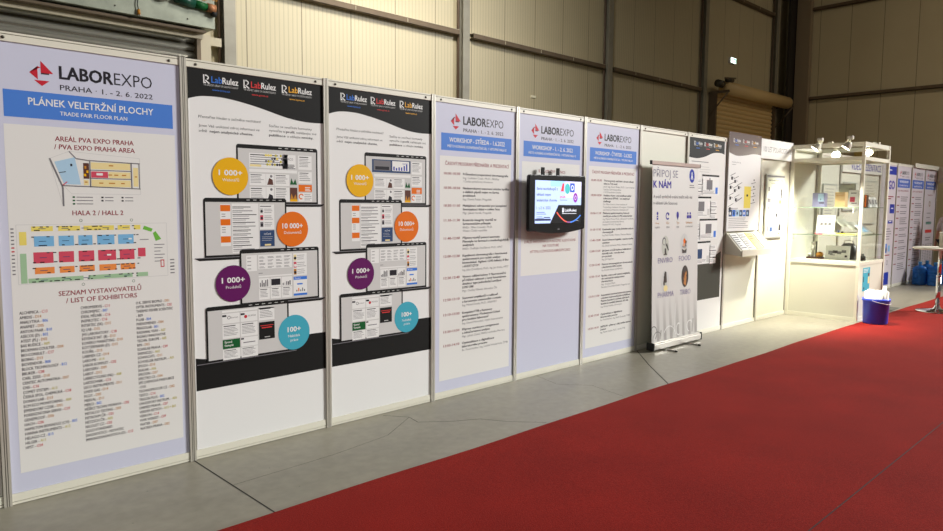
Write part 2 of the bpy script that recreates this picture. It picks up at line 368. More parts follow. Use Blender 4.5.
mb = MB(); mb.tube([(0, 0, 0.08), (0, 0, 0.0)], [0.02, 0.03], kbr, 8); mb.tube([(-0.03, 0, 0.02), (0.04, 0, -0.02)], 0.012, satin, 6); mb.build('end_weight', t)

# far roller shutter
shut_y = mat('shutter_yellow_lacquer', (226, 196, 140), 0.45)
d2 = bpy.data.objects.new('door_2', None); C.objects.link(d2); struct(d2)
mb = MB(); pts = []; z = 0.0
while z < 5.75:
    for k in range(6): a = k / 6; pts.append((YW - 0.16 - 0.05 * math.sin(math.pi * a), z + a * 0.165))
    z += 0.165
vs = [(x, y, zz) for y, zz in pts for x in (23.75, 28.6)]
mb.add(vs, [(2 * i, 2 * i + 1, 2 * i + 3, 2 * i + 2) for i in range(len(pts) - 1)], shut_y); mb.build('slat_curtain', d2)
mb = MB(); mb.tube([(23.75, YW - 0.55, 5.86), (29.2, YW - 0.55, 5.86)], 0.24, shut_y, 20); mb.build('drum', d2)
mb = MB()
for x in (23.62, 28.65): mb.box(x, x + 0.1, YW - 0.3, YW - 0.02, 0, 5.7, girt_m)
mb.build('side_rail', d2)
mb = MB()
for x in (23.6, 29.25): mb.box(x, x + 0.04, YW - 0.8, YW - 0.02, 5.66, 5.74, girt_m); mb.tube([(x + 0.02, YW - 0.75, 5.66), (x + 0.02, YW - 0.06, 4.9)], 0.025, girt_m, 6)
mb.build('bracket', d2)
mb = MB(); mb.tube([(23.55, YW - 0.55, 5.95), (23.2, YW - 0.55, 5.95)], 0.13, screw_m, 12); mb.tube([(23.6, YW - 0.7, 6.1), (24.0, YW - 0.7, 6.12)], 0.09, screw_m, 10); mb.tube([(23.35, YW - 0.75, 6.12), (24.15, YW - 0.75, 6.2)], 0.03, girt_m, 8)
mb.build('motor', d2)

t = thing('exit_sign', 'small glowing emergency exit sign high on the dark hall wall', 'sign', (25.26, YW - 0.05, 7.08))
mb = MB(); mb.box(-0.22, 0.22, -0.05, 0.05, -0.11, 0.11, pw); mb.build('housing', t)
mb = MB(); mb.box(-0.20, 0.20, -0.056, -0.05, -0.09, 0.09, mat('exit_glow_white', (214, 240, 226), emit=5)); mb.build('light_panel', t)
p = Print(-0.058); p.rect(-0.03, -0.07, 0.19, 0.07, mat('exit_glow_green', (60, 190, 130), emit=2)); p.poly([(0.02, 0), (0.10, 0.05), (0.10, 0.02), (0.17, 0.02), (0.17, -0.02), (0.10, -0.02), (0.10, -0.05)], mat('exit_white_arrow', (240, 255, 248), emit=2), 2)
p.build('pictogram', t)
mb = MB(); mb.box(13.86, 14.04, YW - 0.03, YW, 4.50, 4.56, mat('mark_pale', (250, 246, 220), 0.2)); tag(mb.build('wall_mark'), 'tiny pale sticker on the hall wall above the television posters', 'mark')  # small pale flat plate on the wall
mb = MB(); mb.box(XF - 0.2, XF - 0.02, 4.95, 5.55, 3.4, 3.85, mat('cabinet_ochre', (214, 188, 110), 0.5)); tag(mb.build('wall_cabinet', bevel=0.01), 'small ochre box on the end wall just above the far poster row', 'box')

# ------------------------------------------------------------------ exhibition partition wall
POST = [-1.0, 0, 1, 2, 3, 4, 5, 6, 7.02, 8.03, 9.03, 10.05, 11.10, 12.13, 13.17, 14.22, 15.27, 16.3, 17.3, 18.32]
bay_desc = ['blank white partition panel cut off by the left edge of the picture', 'partition panel carrying the trade fair floor plan poster', 'partition panel carrying the left black and white website poster',
            'partition panel carrying the right black and white website poster', 'partition panel carrying the Wednesday workshop programme', 'partition panel behind the wall television',
            'partition panel carrying the Thursday workshop programme', 'blank cream partition panel behind the roll-up banner', 'partition panel carrying the poster of stacked web pages right of the roll-up banner',
            'brightly lit partition panel above and below the sloping leaflet shelf', 'glaring white corner partition panel with the framed grey notice board', 'partition panel forming the back of the glass showcase',
            'partition panel seen through the showcase, next after its corner', 'partition panel seen through the showcase side glass, beneath the blue lettering', 'partition panel seen through the outer showcase glass, before the blue poster',
            'far partition panel carrying the narrow blue advertising poster', 'far partition panel carrying the first of three small programme posters', 'far partition panel carrying the middle of three small programme posters', 'last partition panel of the row, behind the water bottles']
for i in range(len(POST) - 1):
    x0, x1 = POST[i] + 0.02, POST[i + 1] - 0.02; cream = 7 <= i <= 14
    t = thing('partition_panel', bay_desc[i], 'wall panel', ((x0 + x1) / 2, 0, 0), group='modular exhibition partition'); h = (x1 - x0) / 2 - 0.0005
    mb = MB(); mb.box(-h, h, 0.004, 0.012, 0.05, 2.46, infill_cream if cream else infill_m); mb.build('infill_board', t)
    for z0, z1, nm in ((2.452, 2.50, 'top_rail'), (0.003, 0.060, 'bottom_rail')):
        mb = MB()
        mb.box(-h, h, -0.002, 0.03, z0, z1, alu_dark)
        a = z0 + (z1 - z0) * 0.22; b = z0 + (z1 - z0) * 0.28
        if nm == 'top_rail': a, b = z0 + 0.034, z0 + 0.038
        mb.box(-h, h, -0.010, -0.002, z0, a, rail_m); mb.box(-h, h, -0.010, -0.002, b, z1, rail_m)
        rl = mb.build(nm, t)
        if nm == 'top_rail' and 0 < i < 9:
            for sgn in (-1, 1):
                q = MB(); q.tube([(sgn * (h - 0.06), -0.009, 2.470), (sgn * (h - 0.06), -0.014, 2.470)], 0.008, screw_m, 10); q.build('screw', rl)
post_desc = ['just outside the left edge of the picture', 'at the left edge of the floor plan poster', 'between the floor plan poster and the left website poster', 'between the two black and white website posters',
             'between the right website poster and the Wednesday programme', 'between the Wednesday programme and the television poster', 'between the television poster and the Thursday programme',
             'to the right of the Thursday programme', 'half hidden behind the roll-up banner', 'between the stacked web pages poster and the leaflet shelf bay', 'under the right end of the leaflet shelf', 'in the bright corner beside the showcase',
             'at the rear of the glass showcase', 'first one seen through the showcase side glass', 'second one seen through the showcase side glass', 'third one seen through the showcase side glass', 'between the blue poster and the first small programme', 'between the first and second small programmes',
             'between the second and third small programmes', 'closing the far end of the partition row']
for i, x in enumerate(POST):
    mb = MB(); mb.box(x - 0.017, x + 0.017, -0.006, 0.034, 0, 2.50, alu_dark)
    for a, b in ((-0.0195, -0.007), (-0.003, 0.003), (0.007, 0.0195)): mb.box(x + a, x + b, -0.016, -0.006, 0, 2.503, alu)
    tag(mb.build('aluminium_post'), 'grooved aluminium post ' + post_desc[i], 'post', 'partition posts')

def sheet(name, label, x, u0, z0, u1, z1, m, base=0.0, th=0.0035, cat='poster', group=None, partname='sheet'):
    t = thing(name, label, cat, (x, base, 0), group=group)
    mb = MB(); mb.box(u0, u1, -th, 0, z0, z1, m); mb.build(partname, t)
    return t, -th

# --- LABOREXPO header shared by several posters
def expo_header(t, B, small=False):
    p = Print(B)
    p.poly([(0.247, 2.375), (0.306, 2.312), (0.247, 2.312)], lred, 2)
    p.poly([(0.247, 2.34), (0.195, 2.309), (0.247, 2.285)][:1] + [(0.193, 2.309), (0.232, 2.276), (0.232, 2.345)], lred, 2)
    p.poly([(0.214, 2.272), (0.286, 2.272), (0.25, 2.243)], lred, 2)
    p.rect(0.247, 2.305, 0.286, 2.312, ink, 2)
    p.build('logo_mark', t)
    p = Print(B)
    p.text('LABOR', 0.336, 2.292, 0.067, ink, 2, 0.268, 0.03); p.text('EXPO', 0.612, 2.292, 0.067, ink, 2, 0.208, -0.004)
    p.text('PRAHA · 1. - 2. 6. 2022', 0.336, 2.232, 0.028, ink, 2, 0.485, 0.006); p.build('title_text', t)
def band(t, B, l1, l2, u0=0.07, u1=0.935, w1=0.64, w2=0.345):
    p = Print(B); p.rect(u0, 2.07, u1, 2.21, blue, 1); bo = p.build('blue_band', t)
    p = Print(B); c = (u0 + u1) / 2
    p.text(l1, c, 2.140, 0.037, pw, 3, w1, 0.012, 'c'); p.cut('band_text', bo); p.text(l2, c, 2.096, 0.021, pw, 3, w2, 0.01, 'c'); p.build('band_text', bo)

# --- floor plan poster
t, B = sheet('floor_plan_poster', 'lavender trade fair floor plan poster with colourful hall map and exhibitor list', 0, 0.02, 0.061, 0.98, 2.452, lav)
expo_header(t, B); band(t, B, 'PLÁNEK VELETRŽNÍ PLOCHY', 'TRADE FAIR FLOOR PLAN')
p = Print(B); p.rect(0.066, 0.165, 0.944, 2.032, paper, 1); p.build('inner_sheet', t)
p = Print(B)
p.text('AREÁL PVA EXPO PRAHA', 0.503, 1.957, 0.026, red, 3, 0.405, 0.014, 'c'); p.text('/ PVA EXPO PRAHA AREA', 0.503, 1.914, 0.026, red, 3, 0.415, 0.014, 'c'); p.cut('heading', t)
p.text('HALA 2 / HALL 2', 0.503, 1.555, 0.026, red, 3, 0.265, 0.014, 'c'); p.cut('heading', t)
p.text('SEZNAM VYSTAVOVATELŮ', 0.503, 1.112, 0.026, red, 3, 0.435, 0.014, 'c'); p.text('/ LIST OF EXHIBITORS', 0.508, 1.070, 0.026, red, 3, 0.375, 0.014, 'c'); p.build('heading', t)
def P1(x, y):   # area map drawing, coordinates of the map 0..479 across, down 0..275
    return (0.268 + x / 479 * 0.468, 1.905 - y / 275 * 0.30)
p = Print(B)
def q(pts, m, L=3): p.poly([P1(*a) for a in pts], m, L)
def qr(x0, y0, x1, y1, m, L=3): q([(x0, y0), (x0, y1), (x1, y1), (x1, y0)], m, L)
def ql(pts, wd, m, L=4): p.line([P1(*a) for a in pts], wd, m, L)
ql([(100, 0), (479, 20), (479, 212), (105, 212), (60, 165), (60, 275), (0, 40), (100, 0)], 0.002, lgrey, 2)
q([(25, 55), (128, 28), (155, 165), (70, 165)], lblue); ql([(2, 38), (62, 180), (62, 275)], 0.0085, grey); ql([(100, 0), (135, 35), (200, 42), (479, 48)], 0.006, grey)
ql([(62, 172), (215, 175), (479, 182)], 0.006, grey); ql([(205, 42), (205, 178)], 0.006, grey); ql([(430, 45), (430, 180)], 0.007, grey); ql([(474, 48), (474, 182)], 0.005, grey)
ql([(205, 90), (430, 90)], 0.005, grey); ql([(205, 132), (430, 132)], 0.005, grey)
qr(210, 50, 424, 84, mtan); qr(210, 96, 300, 128, mred); qr(304, 96, 424, 128, mtan); qr(210, 138, 424, 174, mtan); qr(440, 70, 468, 170, mtan); qr(170, 140, 196, 168, mtan)
qr(170, 55, 200, 135, brown); qr(176, 70, 186, 84, kbr, 4); qr(186, 92, 196, 105, yel, 4); qr(172, 110, 184, 122, yel, 4)
for (x, y, wd_) in ((318, 64, 24), (312, 112, 20), (345, 112, 22), (388, 112, 24), (262, 155, 22), (320, 155, 34), (380, 155, 20), (455, 118, 12), (182, 152, 14)): qr(x - wd_ / 2, y - 3, x + wd_ / 2, y + 3, kbr, 4)
qr(238, 104, 272, 116, pw, 4); ql([(45, 108), (80, 102)], 0.004, ink); qr(104, 62, 114, 74, ink, 4); ql([(60, 172), (85, 152)], 0.005, mred)
for r_ in range(3):
    for c_, cc in ((115, grey), (265, ink), (375, ink)):
        if r_ == 2 and c_ > 200: continue
        qr(c_ - 6, 225 + r_ * 17, c_ + 6, 233 + r_ * 17, dgrn if c_ == 115 else cc, 3); qr(c_ + 14, 227 + r_ * 17, c_ + (100 if c_ == 115 else 60), 231 + r_ * 17, grey, 3)
p.build('area_map', t)
p = Print(B); G = {}
def plan(x, y): return (0.099 + (x - 95) / 772 * 0.782, 1.508 - (y - 100) / 290 * 0.322 if True else 0)
def pr(x0, y0, x1, y1, m, L=3): p.poly([plan(x0, y0), plan(x0, y1), plan(x1, y1), plan(x1, y0)], m, L)
pl_ = [(95, 105), (865, 98), (865, 365), (105, 410), (95, 105)]
p.line([plan(95, 102), plan(865, 102), plan(865, 388), plan(95, 388), plan(95, 102)], 0.0022, lgrey, 2)
rowY = dict(a=(110, 134), b=(158, 208), c=(236, 290), d=(310, 342), e=(362, 384))
for x0, x1 in ((163, 265), (290, 398), (415, 572), (592, 658), (680, 716)): pr(x0, *[rowY['a'][0]], x1, rowY['a'][1], myel)
for x0, x1 in ((174, 268), (290, 365), (387, 458), (482, 572), (592, 676)): pr(x0, rowY['b'][0], x1, rowY['b'][1], mblue)
for x0, x1 in ((168, 262), (288, 362), (385, 464), (484, 578), (598, 678)): pr(x0, rowY['c'][0], x1, rowY['c'][1], mred)
pr(698, 232, 740, 278, mred)
for x0, x1 in ((172, 265), (290, 362), (387, 464), (488, 578), (600, 680)): pr(x0, rowY['d'][0], x1, rowY['d'][1], mora)
for x0, x1 in ((140, 405), (430, 664), (686, 750)): pr(x0, rowY['e'][0], x1, rowY['e'][1], mgrn)
pr(107, 136, 140, 200, myel); pr(107, 240, 136, 384, mgrn)
p.poly([plan(738, 115), plan(785, 132), plan(776, 148), plan(728, 133)], bgrn, 3); p.poly([plan(785, 155), plan(800, 145), plan(832, 188), plan(800, 198)], bgrn, 3)
for key, (ya, yb) in rowY.items():
    for _ in range(26):
        xx = random.uniform(150, 700); wd_ = random.uniform(8, 18); yy = random.choice((ya + 1, yb - 7)); pr(xx, yy, xx + wd_, yy + 5, ink, 4)
    for xx in (215, 325, 423, 530, 636): pr(xx - 18, (ya + yb) / 2 - 1.5, xx + 16, (ya + yb) / 2 + 1.5, navy, 4)
pr(530, 258, 552, 266, pw, 5); pr(648, 178, 666, 186, pw, 5)
for y_ in range(6): pr(790, 215 + y_ * 18, 850 - (y_ % 3) * 12, 219 + y_ * 18, grey, 3)
pr(824, 300, 846, 340, lred, 3); pr(829, 305, 841, 335, paper, 4); pr(710, 186, 760, 190, grey, 3)
for xx in (395, 660): 
    for yy in (76, 398): p.ring(plan(xx + 8, yy)[0], plan(xx, yy + 8)[1], 0.008, 0.002, dgrn, 3)
for y_ in range(13): pr(70, 118 + y_ * 18, 84, 124 + y_ * 18, grey if y_ not in (5, 6) else lred, 3)
for y_ in range(5): pr(880, 300 + y_ * 18, 905, 306 + y_ * 18, grey if y_ != 2 else ink, 3)
p.build('hall_plan', t)
L1 = 'ALCHIMICA - C13|AMEDIS - D14|ANALYTIKA - B06|ANAMET - D05|ANTON PAAR - B10|ASECOS (D) - B02|ATEST (PL) - D02|BAS RUDICE - A09|BECKMAN COULTER - D04|BIO-CONSULT - C17|BIOING - D13|BIOVENDOR - B08|BLOCK TECHNOLOGY - B12|BRUKER - C08|CARL ZEISS - D10|CENTEC AUTOMATIKA - D07|CNS - C16|COMET SYSTEM - A13|ČESKÁ SPOL. CHEMICKÁ - C18|DONAU LAB - D13|ECM ECO MONITORING - A04|EPPENDORF CZ/SK - D01|FORENZNÍ DNA SERVIS - C19|GENEPROOF - D06|HACH - C06|HAMILTON BONADUZ (CH) - B05|HANNA INSTRUMENTS - A12|HELAGO-CZ - B15|HILGER - A11|HPST - C04'.split('|')
L2 = 'CHROMSERVIS - C11|CHROMSPEC - B07|IDEAL MĚLNÍK - C16|INSPIROTEC - C16|INTERTEC (SK) - D15|IQ LAB - D15|JHS LABORATORY - C18|KEYENCE INT. (B) - D13|KONEKO MARKETING - D10|KÖTTERMANN (D) - D13|KOUŘIL - D15|LABIMEX CZ - D14|LABO-MS - A14|LABOR KOMPLET - C02|LABOSERV - D09|LABOT - D12|LABRECYCLING (NL) - A08|LABTECHNIK - C15|LECO INSTRUMENTE - D11|LINDE GAS - D14|M.G.P. - D05|MERVAL - D11|MERCI - B02|MĚŘICÍ TECHN. MORAVA - C02|METALCO TESTING - D03|METROHM ČR - C01|NETZSCH ČR - A05|NICOLET CZ - C03|GOLD STANDARD|DIAGNOSTICS - NOVATEC|IMMUNODIAGNOSTICA (D) - C12'.split('|')
L3 = 'O.K. SERVIS BIOPRO - D01|OPTIK INSTRUMENTS - C02|THERMO FISHER SCIENTIFIC|- B09|P-LAB - B04|PHENOMENEX - D04|PRAGOLAB - B01|RADANAL VSAV - A07|RIGAKU INNOVATIVE|TECHN. EUROPE - A05|RMI - D03|SCANLAB PRAHA - C09|SHIMADZU - A02|SCHMACHTL - D11|SCHOELLER INSTRUM. - A01|SPOCH - D10|SKALAR - A06|SPECION - D07|SPECTRO CS - D04|SPŠ CHEMICKÁ PARDUBICE|- D10|TECHNOPROCUR CZ - D02|TESTO - C14|TRIGON PLUS - B02|UNI-EXPORT INSTRUM. - A06|UNIMED PRAHA - C07|VERDER RETSCH - A13 + B01|VERKON - C14|VWR WENSET - C09|WATER - D07|WATREX PRAHA - D02'.split('|')
p = Print(B); cm = {'A': oliv, 'B': blogo, 'C': lred, 'D': kbr}
for u, lines in ((0.095, L1), (0.392, L2), (0.688, L3)):
    for k, s in enumerate(lines):
        z = 1.028 - k * 0.0254
        if ' - ' in s and s[-3] in 'ABCD' and s[-2:].isdigit():
            a, b = s.rsplit(' - ', 1)
            e = p.text(a + ' -', u, z, 0.0155, ink, 3, None, 0.018, 'l', 0.76); p.text(b, e + 0.006, z, 0.0155, cm[b[0]], 3, None, 0.018, 'l', 0.76)
        else: p.text(s, u, z, 0.0155, ink, 3, None, 0.018, 'l', 0.76)
p.build('exhibitor_list', t)

# --- website posters
def smooth(pts, n=8):
    out = []
    for i in range(len(pts) - 1):
        p0 = pts[max(i - 1, 0)]; p1 = pts[i]; p2 = pts[i + 1]; p3 = pts[min(i + 2, len(pts) - 1)]
        for k in range(n):
            t_ = k / n
            out.append(tuple(0.5 * (2 * p1[j] + (p2[j] - p0[j]) * t_ + (2 * p0[j] - 5 * p1[j] + 4 * p2[j] - p3[j]) * t_ ** 2 + (3 * p1[j] - p0[j] - 3 * p2[j] + p3[j]) * t_ ** 3) for j in (0, 1)))
    return out + [pts[-1]]
def lab_logo(p, u, z, w_, cm_, L=4, small=True):
    h = w_ * 0.2
    p.rect(u, z, u + w_ * 0.035, z + h * 1.15, pw, L); p.ring(u + w_ * 0.10, z + h * 0.78, w_ * 0.06, w_ * 0.03, pw, L, a0=-90, a1=90); p.rect(u + w_ * 0.055, z + h * 0.98, u + w_ * 0.10, z + h * 1.15, pw, L)
    p.line([(u + w_ * 0.06, z + h * 0.4), (u + w_ * 0.17, z)], w_ * 0.035, pw, L); p.rect(u + w_ * 0.035, z, u + w_ * 0.075, z + h * 0.16, pw, L)
    p.text('Lab', u + w_ * 0.23, z + h * 0.18, h * 0.85, cm_, L, w_ * 0.30, 0.01); p.text('Rulez', u + w_ * 0.545, z + h * 0.18, h * 0.85, pw, L, w_ * 0.455, 0.02)
    if small: p.text('THE GREATEST LIBRARY OF CHROMATOGRAPHY', u, z - h * 0.32, h * 0.26, lgrey, L, w_, 0.0)
def frame(p, u0, z0, u1, z1, L, bu0, bu1):
    r = 0.018; pts = [(u0, z0), (u1, z0)] + [(u1 - r + r * math.cos(a * math.pi / 8), z1 - r + r * math.sin(a * math.pi / 8)) for a in range(5)] + [(u0 + r - r * math.sin(a * math.pi / 8), z1 - r + r * math.cos(a * math.pi / 8)) for a in range(5)]
    p.poly(pts, black, L); p.rect(u0 + 0.012, z0 + 0.018, u1 - 0.012, z1 - 0.026, sgrey, L + 1)
    for k in range(6): p.rect(u0 + (u1 - u0) * (0.5 + 0.08 * k), z1 - 0.014, u0 + (u1 - u0) * (0.54 + 0.08 * k), z1 - 0.010, lgrey, L + 1)
    p.poly([(bu0, z0 + 0.002), (bu0 + 0.03, z0 - 0.014), (bu1 - 0.03, z0 - 0.014), (bu1, z0 + 0.002)], black, L + 1); p.rect(bu0, z0 + 0.0, bu1, z0 + 0.005, grey, L + 2)
def card(p, u0, z0, u1, z1, L, n=4, m=pw, dark=True):
    p.rect(u0, z0, u1, z1, m, L); h = (z1 - z0); 
    if dark: p.rect(u0 + 0.008, z1 - h * 0.14, u0 + (u1 - u0) * 0.75, z1 - h * 0.08, ink, L + 1)
    p.bars(u0 + 0.008, z1 - h * 0.24, u1 - 0.01, n, h * 0.62 / n, h * 0.18 / n, grey, L + 1)
def website_poster(x, label, variant):
    t, B = sheet('website_poster', label, x, 0.03, 0.061, 0.985, 2.452, pw, group='black and white website posters')
    p = Print(B); wv = smooth([(0.985, 2.188), (0.85, 2.186), (0.70, 2.203), (0.47, 2.256), (0.27, 2.287), (0.12, 2.285), (0.03, 2.262)])
    p.poly([(0.03, 2.45), (0.985, 2.45)][::-1] + [] + [(0.03, 2.45)][:0] + wv[::1][:0] + [], black) if False else None
    # strip the wave into quads so that it stays planar and clean
    y = p.y(1); vs = []
    for a, b in wv: vs += [(a, y, b), (a, y, 2.450)]
    p.add(vs, [(2 * i, 2 * i + 1, 2 * i + 3, 2 * i + 2) for i in range(len(wv) - 1)], black)
    hd = p.build('black_header', t)
    p = Print(B)
    for u, cm_, ww in ((0.128, blogo, 'www.lcms.cz'), (0.392, rlogo, 'www.gcms.cz'), (0.664, ylogo, 'www.icpms.cz')):
        lab_logo(p, u, 2.366, 0.228, cm_); p.text(ww, u + 0.114, 2.325, 0.012, cm_, 4, 0.115, 0.01, 'c'); p.cut('logo', hd)
    p = Print(B)
    p.text('Přestaňte hledat a začněte nacházet!', 0.092, 2.152, 0.016, ink, 2, 0.415, -0.004); p.cut('intro_text', t)
    p.text('Jsme Váš unikátní zdroj informací ve', 0.092, 2.098, 0.016, ink, 2, 0.405, -0.004); e = p.text('světě ', 0.092, 2.066, 0.016, ink, 2, None, -0.004); p.text('nejen analytické chemie.', 0.162, 2.066, 0.016, ink, 2, 0.29, 0.018); p.cut('intro_text', t)
    p.text('Staňte se součástí komunity', 0.566, 2.132, 0.016, ink, 2, 0.325, -0.004); p.text('vytvořte si', 0.566, 2.102, 0.016, ink, 2, 0.118, -0.004); p.text('profil', 0.692, 2.102, 0.016, ink, 2, 0.06, 0.018); p.text(', nahlásejte své', 0.755, 2.102, 0.016, ink, 2, 0.17, -0.004)
    p.text('publikace', 0.566, 2.072, 0.016, ink, 2, 0.12, 0.018); p.text('a sdílejte', 0.70, 2.072, 0.016, ink, 2, 0.10, -0.004); p.text('novinky.', 0.81, 2.072, 0.016, ink, 2, 0.09, 0.018)
    p.build('intro_text', t)
    # black slab
    p = Print(B); wv = smooth([(0.035, 0.650), (0.15, 0.632), (0.4, 0.62), (0.62, 0.655), (0.8, 0.702), (0.985, 0.706)]); y = p.y(1); vs = []
    for a, b in wv: vs += [(a, y, 0.440), (a, y, b)]
    p.add(vs, [(2 * i, 2 * i + 2, 2 * i + 3, 2 * i + 1) for i in range(len(wv) - 1)], black); p.build('black_base_shape', t)
    # screen 1
    p = Print(B); frame(p, 0.332, 1.618, 0.932, 2.008, 2, 0.27, 0.985); L = 4
    if variant == 0:
        card(p, 0.42, 1.86, 0.70, 1.955, L, 4, pw); p.rect(0.425, 1.868, 0.505, 1.882, mtan, L + 2)
        for r_ in range(4):
            for c_ in range(8 - (r_ % 2)):
                if random.random() < 0.75: p.disc(0.54 + c_ * 0.018 + (r_ % 2) * 0.009, 1.945 - r_ * 0.02, 0.009, random.choice((ink, oliv, grey, myel)), L + 3, n=6)
        p.rect(0.66, 1.86, 0.76, 1.955, pw, L); p.text('HACO', 0.69, 1.918, 0.016, grey, L + 2, 0.05); p.bars(0.67, 1.89, 0.76, 4, 0.008, 0.004, ink, L + 2)
    else:
        p.rect(0.40, 1.865, 0.77, 1.962, navy, L); p.rect(0.415, 1.88, 0.575, 1.955, grey, L + 1); p.rect(0.43, 1.885, 0.56, 1.91, ink, L + 2); p.rect(0.59, 1.88, 0.755, 1.955, pw, L + 1)
        for k in range(6): p.rect(0.60 + k * 0.025, 1.884, 0.613 + k * 0.025, 1.90 + random.uniform(0, 0.04), dblue, L + 2)
        p.text('HACO', 0.69, 1.93, 0.014, dblue, L + 2, 0.05)
    p.rect(0.42, 1.832, 0.77, 1.852, pw, L)
    for (a, b) in ((0.42, 0.535), (0.60, 0.71)):
        for (c, d) in ((1.745, 1.822), (1.64, 1.735)): card(p, a, c, b, d, L, 5)
    for (c, d) in ((1.745, 1.822), (1.64, 1.735)):
        p.rect(0.538, c, 0.595, d, pw, L); p.poly([(0.545, c + 0.005), (0.59, c + 0.005), (0.585, c + 0.04), (0.56, c + 0.05)], brown if c > 1.7 else ink, L + 1); p.disc(0.575, d - 0.015, 0.009, grey, L + 1)
        p.rect(0.713, c, 0.77, d, (lgrey if c > 1.7 else brown), L); p.poly([(0.715, c + 0.01), (0.768, c + 0.01), (0.755, c + 0.05), (0.74, c + 0.02), (0.725, c + 0.055)], dgrn if c > 1.7 else kbr, L + 1)
    p.rect(0.713, 1.64, 0.77, 1.655, yel, L + 2)
    card(p, 0.78, 1.86, 0.885, 1.955, L, 6); card(p, 0.78, 1.765, 0.885, 1.845, L, 4); p.rect(0.78, 1.708, 0.885, 1.756, ora, L); p.bars(0.83, 1.74, 0.88, 3, 0.011, 0.005, pw, L + 1)
    p.rect(0.78, 1.64, 0.885, 1.70, pw, L); p.ring(0.80, 1.675, 0.02, 0.008, ora, L + 1, a0=20, a1=300); p.bars(0.825, 1.69, 0.88, 4, 0.012, 0.003, grey, L + 1)
    p.build('laptop_picture', t)
    # screen 2
    p = Print(B); frame(p, 0.108, 1.278, 0.684, 1.660, 8, 0.045, 0.72); L = 10
    p.rect(0.215, 1.352, 0.285, 1.62, pw, L)
    for zz in (1.575, 1.485, 1.375): p.rect(0.217, zz, 0.283, zz + 0.04, ora, L + 1)
    for zz in (1.555, 1.54, 1.47, 1.455, 1.44): p.rect(0.225, zz, 0.25, zz + 0.004, grey, L + 1)
    p.rect(0.293, 1.305, 0.478, 1.625, pw, L)
    for k in range(12): zz = 1.60 - k * 0.025; p.rect(0.298, zz, 0.298 + random.uniform(0.11, 0.17), zz + 0.005, ink if k % 2 == 0 else grey, L + 1); p.rect(0.298, zz - 0.009, 0.298 + random.uniform(0.06, 0.12), zz - 0.006, grey, L + 1)
    p.rect(0.486, 1.455, 0.592, 1.62, pw, L); p.rect(0.49, 1.605, 0.57, 1.61, ink, L + 1)
    for k, zz in enumerate((1.56, 1.515, 1.47)): p.rect(0.49, zz, 0.512, zz + 0.034, (lgrey, mred, grey)[k], L + 1); p.disc(0.501, zz + 0.014, 0.009, ink, L + 2); p.bars(0.52, zz + 0.03, 0.585, 3, 0.011, 0.003, grey, L + 1)
    p.rect(0.486, 1.34, 0.592, 1.448, navy, L + 1); p.text('mzCloud', 0.54, 1.418, 0.014, pw, L + 2, 0.05, 0, 'c'); p.bars(0.50, 1.405, 0.58, 3, 0.012, 0.002, lgrey, L + 2); p.rect(0.52, 1.345, 0.565, 1.356, mtan, L + 2)
    p.build('laptop_picture', t)
    # screen 3
    p = Print(B); frame(p, 0.340, 0.955, 0.932, 1.325, 14, 0.29, 0.985); L = 16
    p.rect(0.385, 1.18, 0.46, 1.285, pw, L); p.bars(0.392, 1.27, 0.42, 4, 0.024, 0.004, grey, L + 1, 0.1)
    p.rect(0.47, 1.19, 0.72, 1.285, pw, L)
    for r_ in range(4):
        for c_ in range(4): p.bars(0.477 + c_ * 0.061, 1.272 - r_ * 0.022, 0.525 + c_ * 0.061, 2, 0.007, 0.003, grey, L + 1, 0.4)
    p.rect(0.47, 1.135, 0.72, 1.145, pw, L); p.rect(0.47, 1.16, 0.50, 1.164, grey, L)
    for c_ in range(3):
        a = 0.472 + c_ * 0.084; p.rect(a, 1.065, a + 0.078, 1.128, pw, L)
        if c_ == 1: p.rect(a + 0.005, 1.075, a + 0.073, 1.118, ink, L + 1)
        else:
            for k in range(5): p.rect(a + 0.006 + k * 0.013, 1.07, a + 0.014 + k * 0.013, 1.075 + random.uniform(0.01, 0.045), random.choice((grey, ink, lgrey)), L + 1)
        card(p, a, 0.985, a + 0.078, 1.06, L, 5)
    p.rect(0.73, 1.13, 0.835, 1.285, pw, L)
    for k, zz in enumerate((1.235, 1.185, 1.137)): p.rect(0.733, zz, 0.754, zz + 0.04, (mtan, mred, kbr)[k], L + 1); p.disc(0.744, zz + 0.016, 0.01, (ink, pw, ink)[k], L + 2); p.bars(0.76, zz + 0.036, 0.83, 3, 0.013, 0.003, grey, L + 1)
    p.rect(0.73, 0.99, 0.835, 1.122, pw, L); p.rect(0.73, 1.10, 0.835, 1.122, blogo, L + 1); p.rect(0.73, 0.99, 0.835, 1.005, blogo, L + 1); p.rect(0.757, 1.065, 0.80, 1.075, blogo, L + 1); p.text('Shodex', 0.738, 1.107, 0.009, pw, L + 2, 0.05)
    for k in range(5): p.rect(0.75 + k * 0.015, 1.018, 0.758 + k * 0.015, 1.03 + 0.012 * (k % 2), (brown, ora, grey, grey, ink)[k], L + 1)
    p.build('laptop_picture', t)
    # screen 4
    p = Print(B); frame(p, 0.105, 0.604, 0.688, 0.968, 20, 0.04, 0.745); L = 22
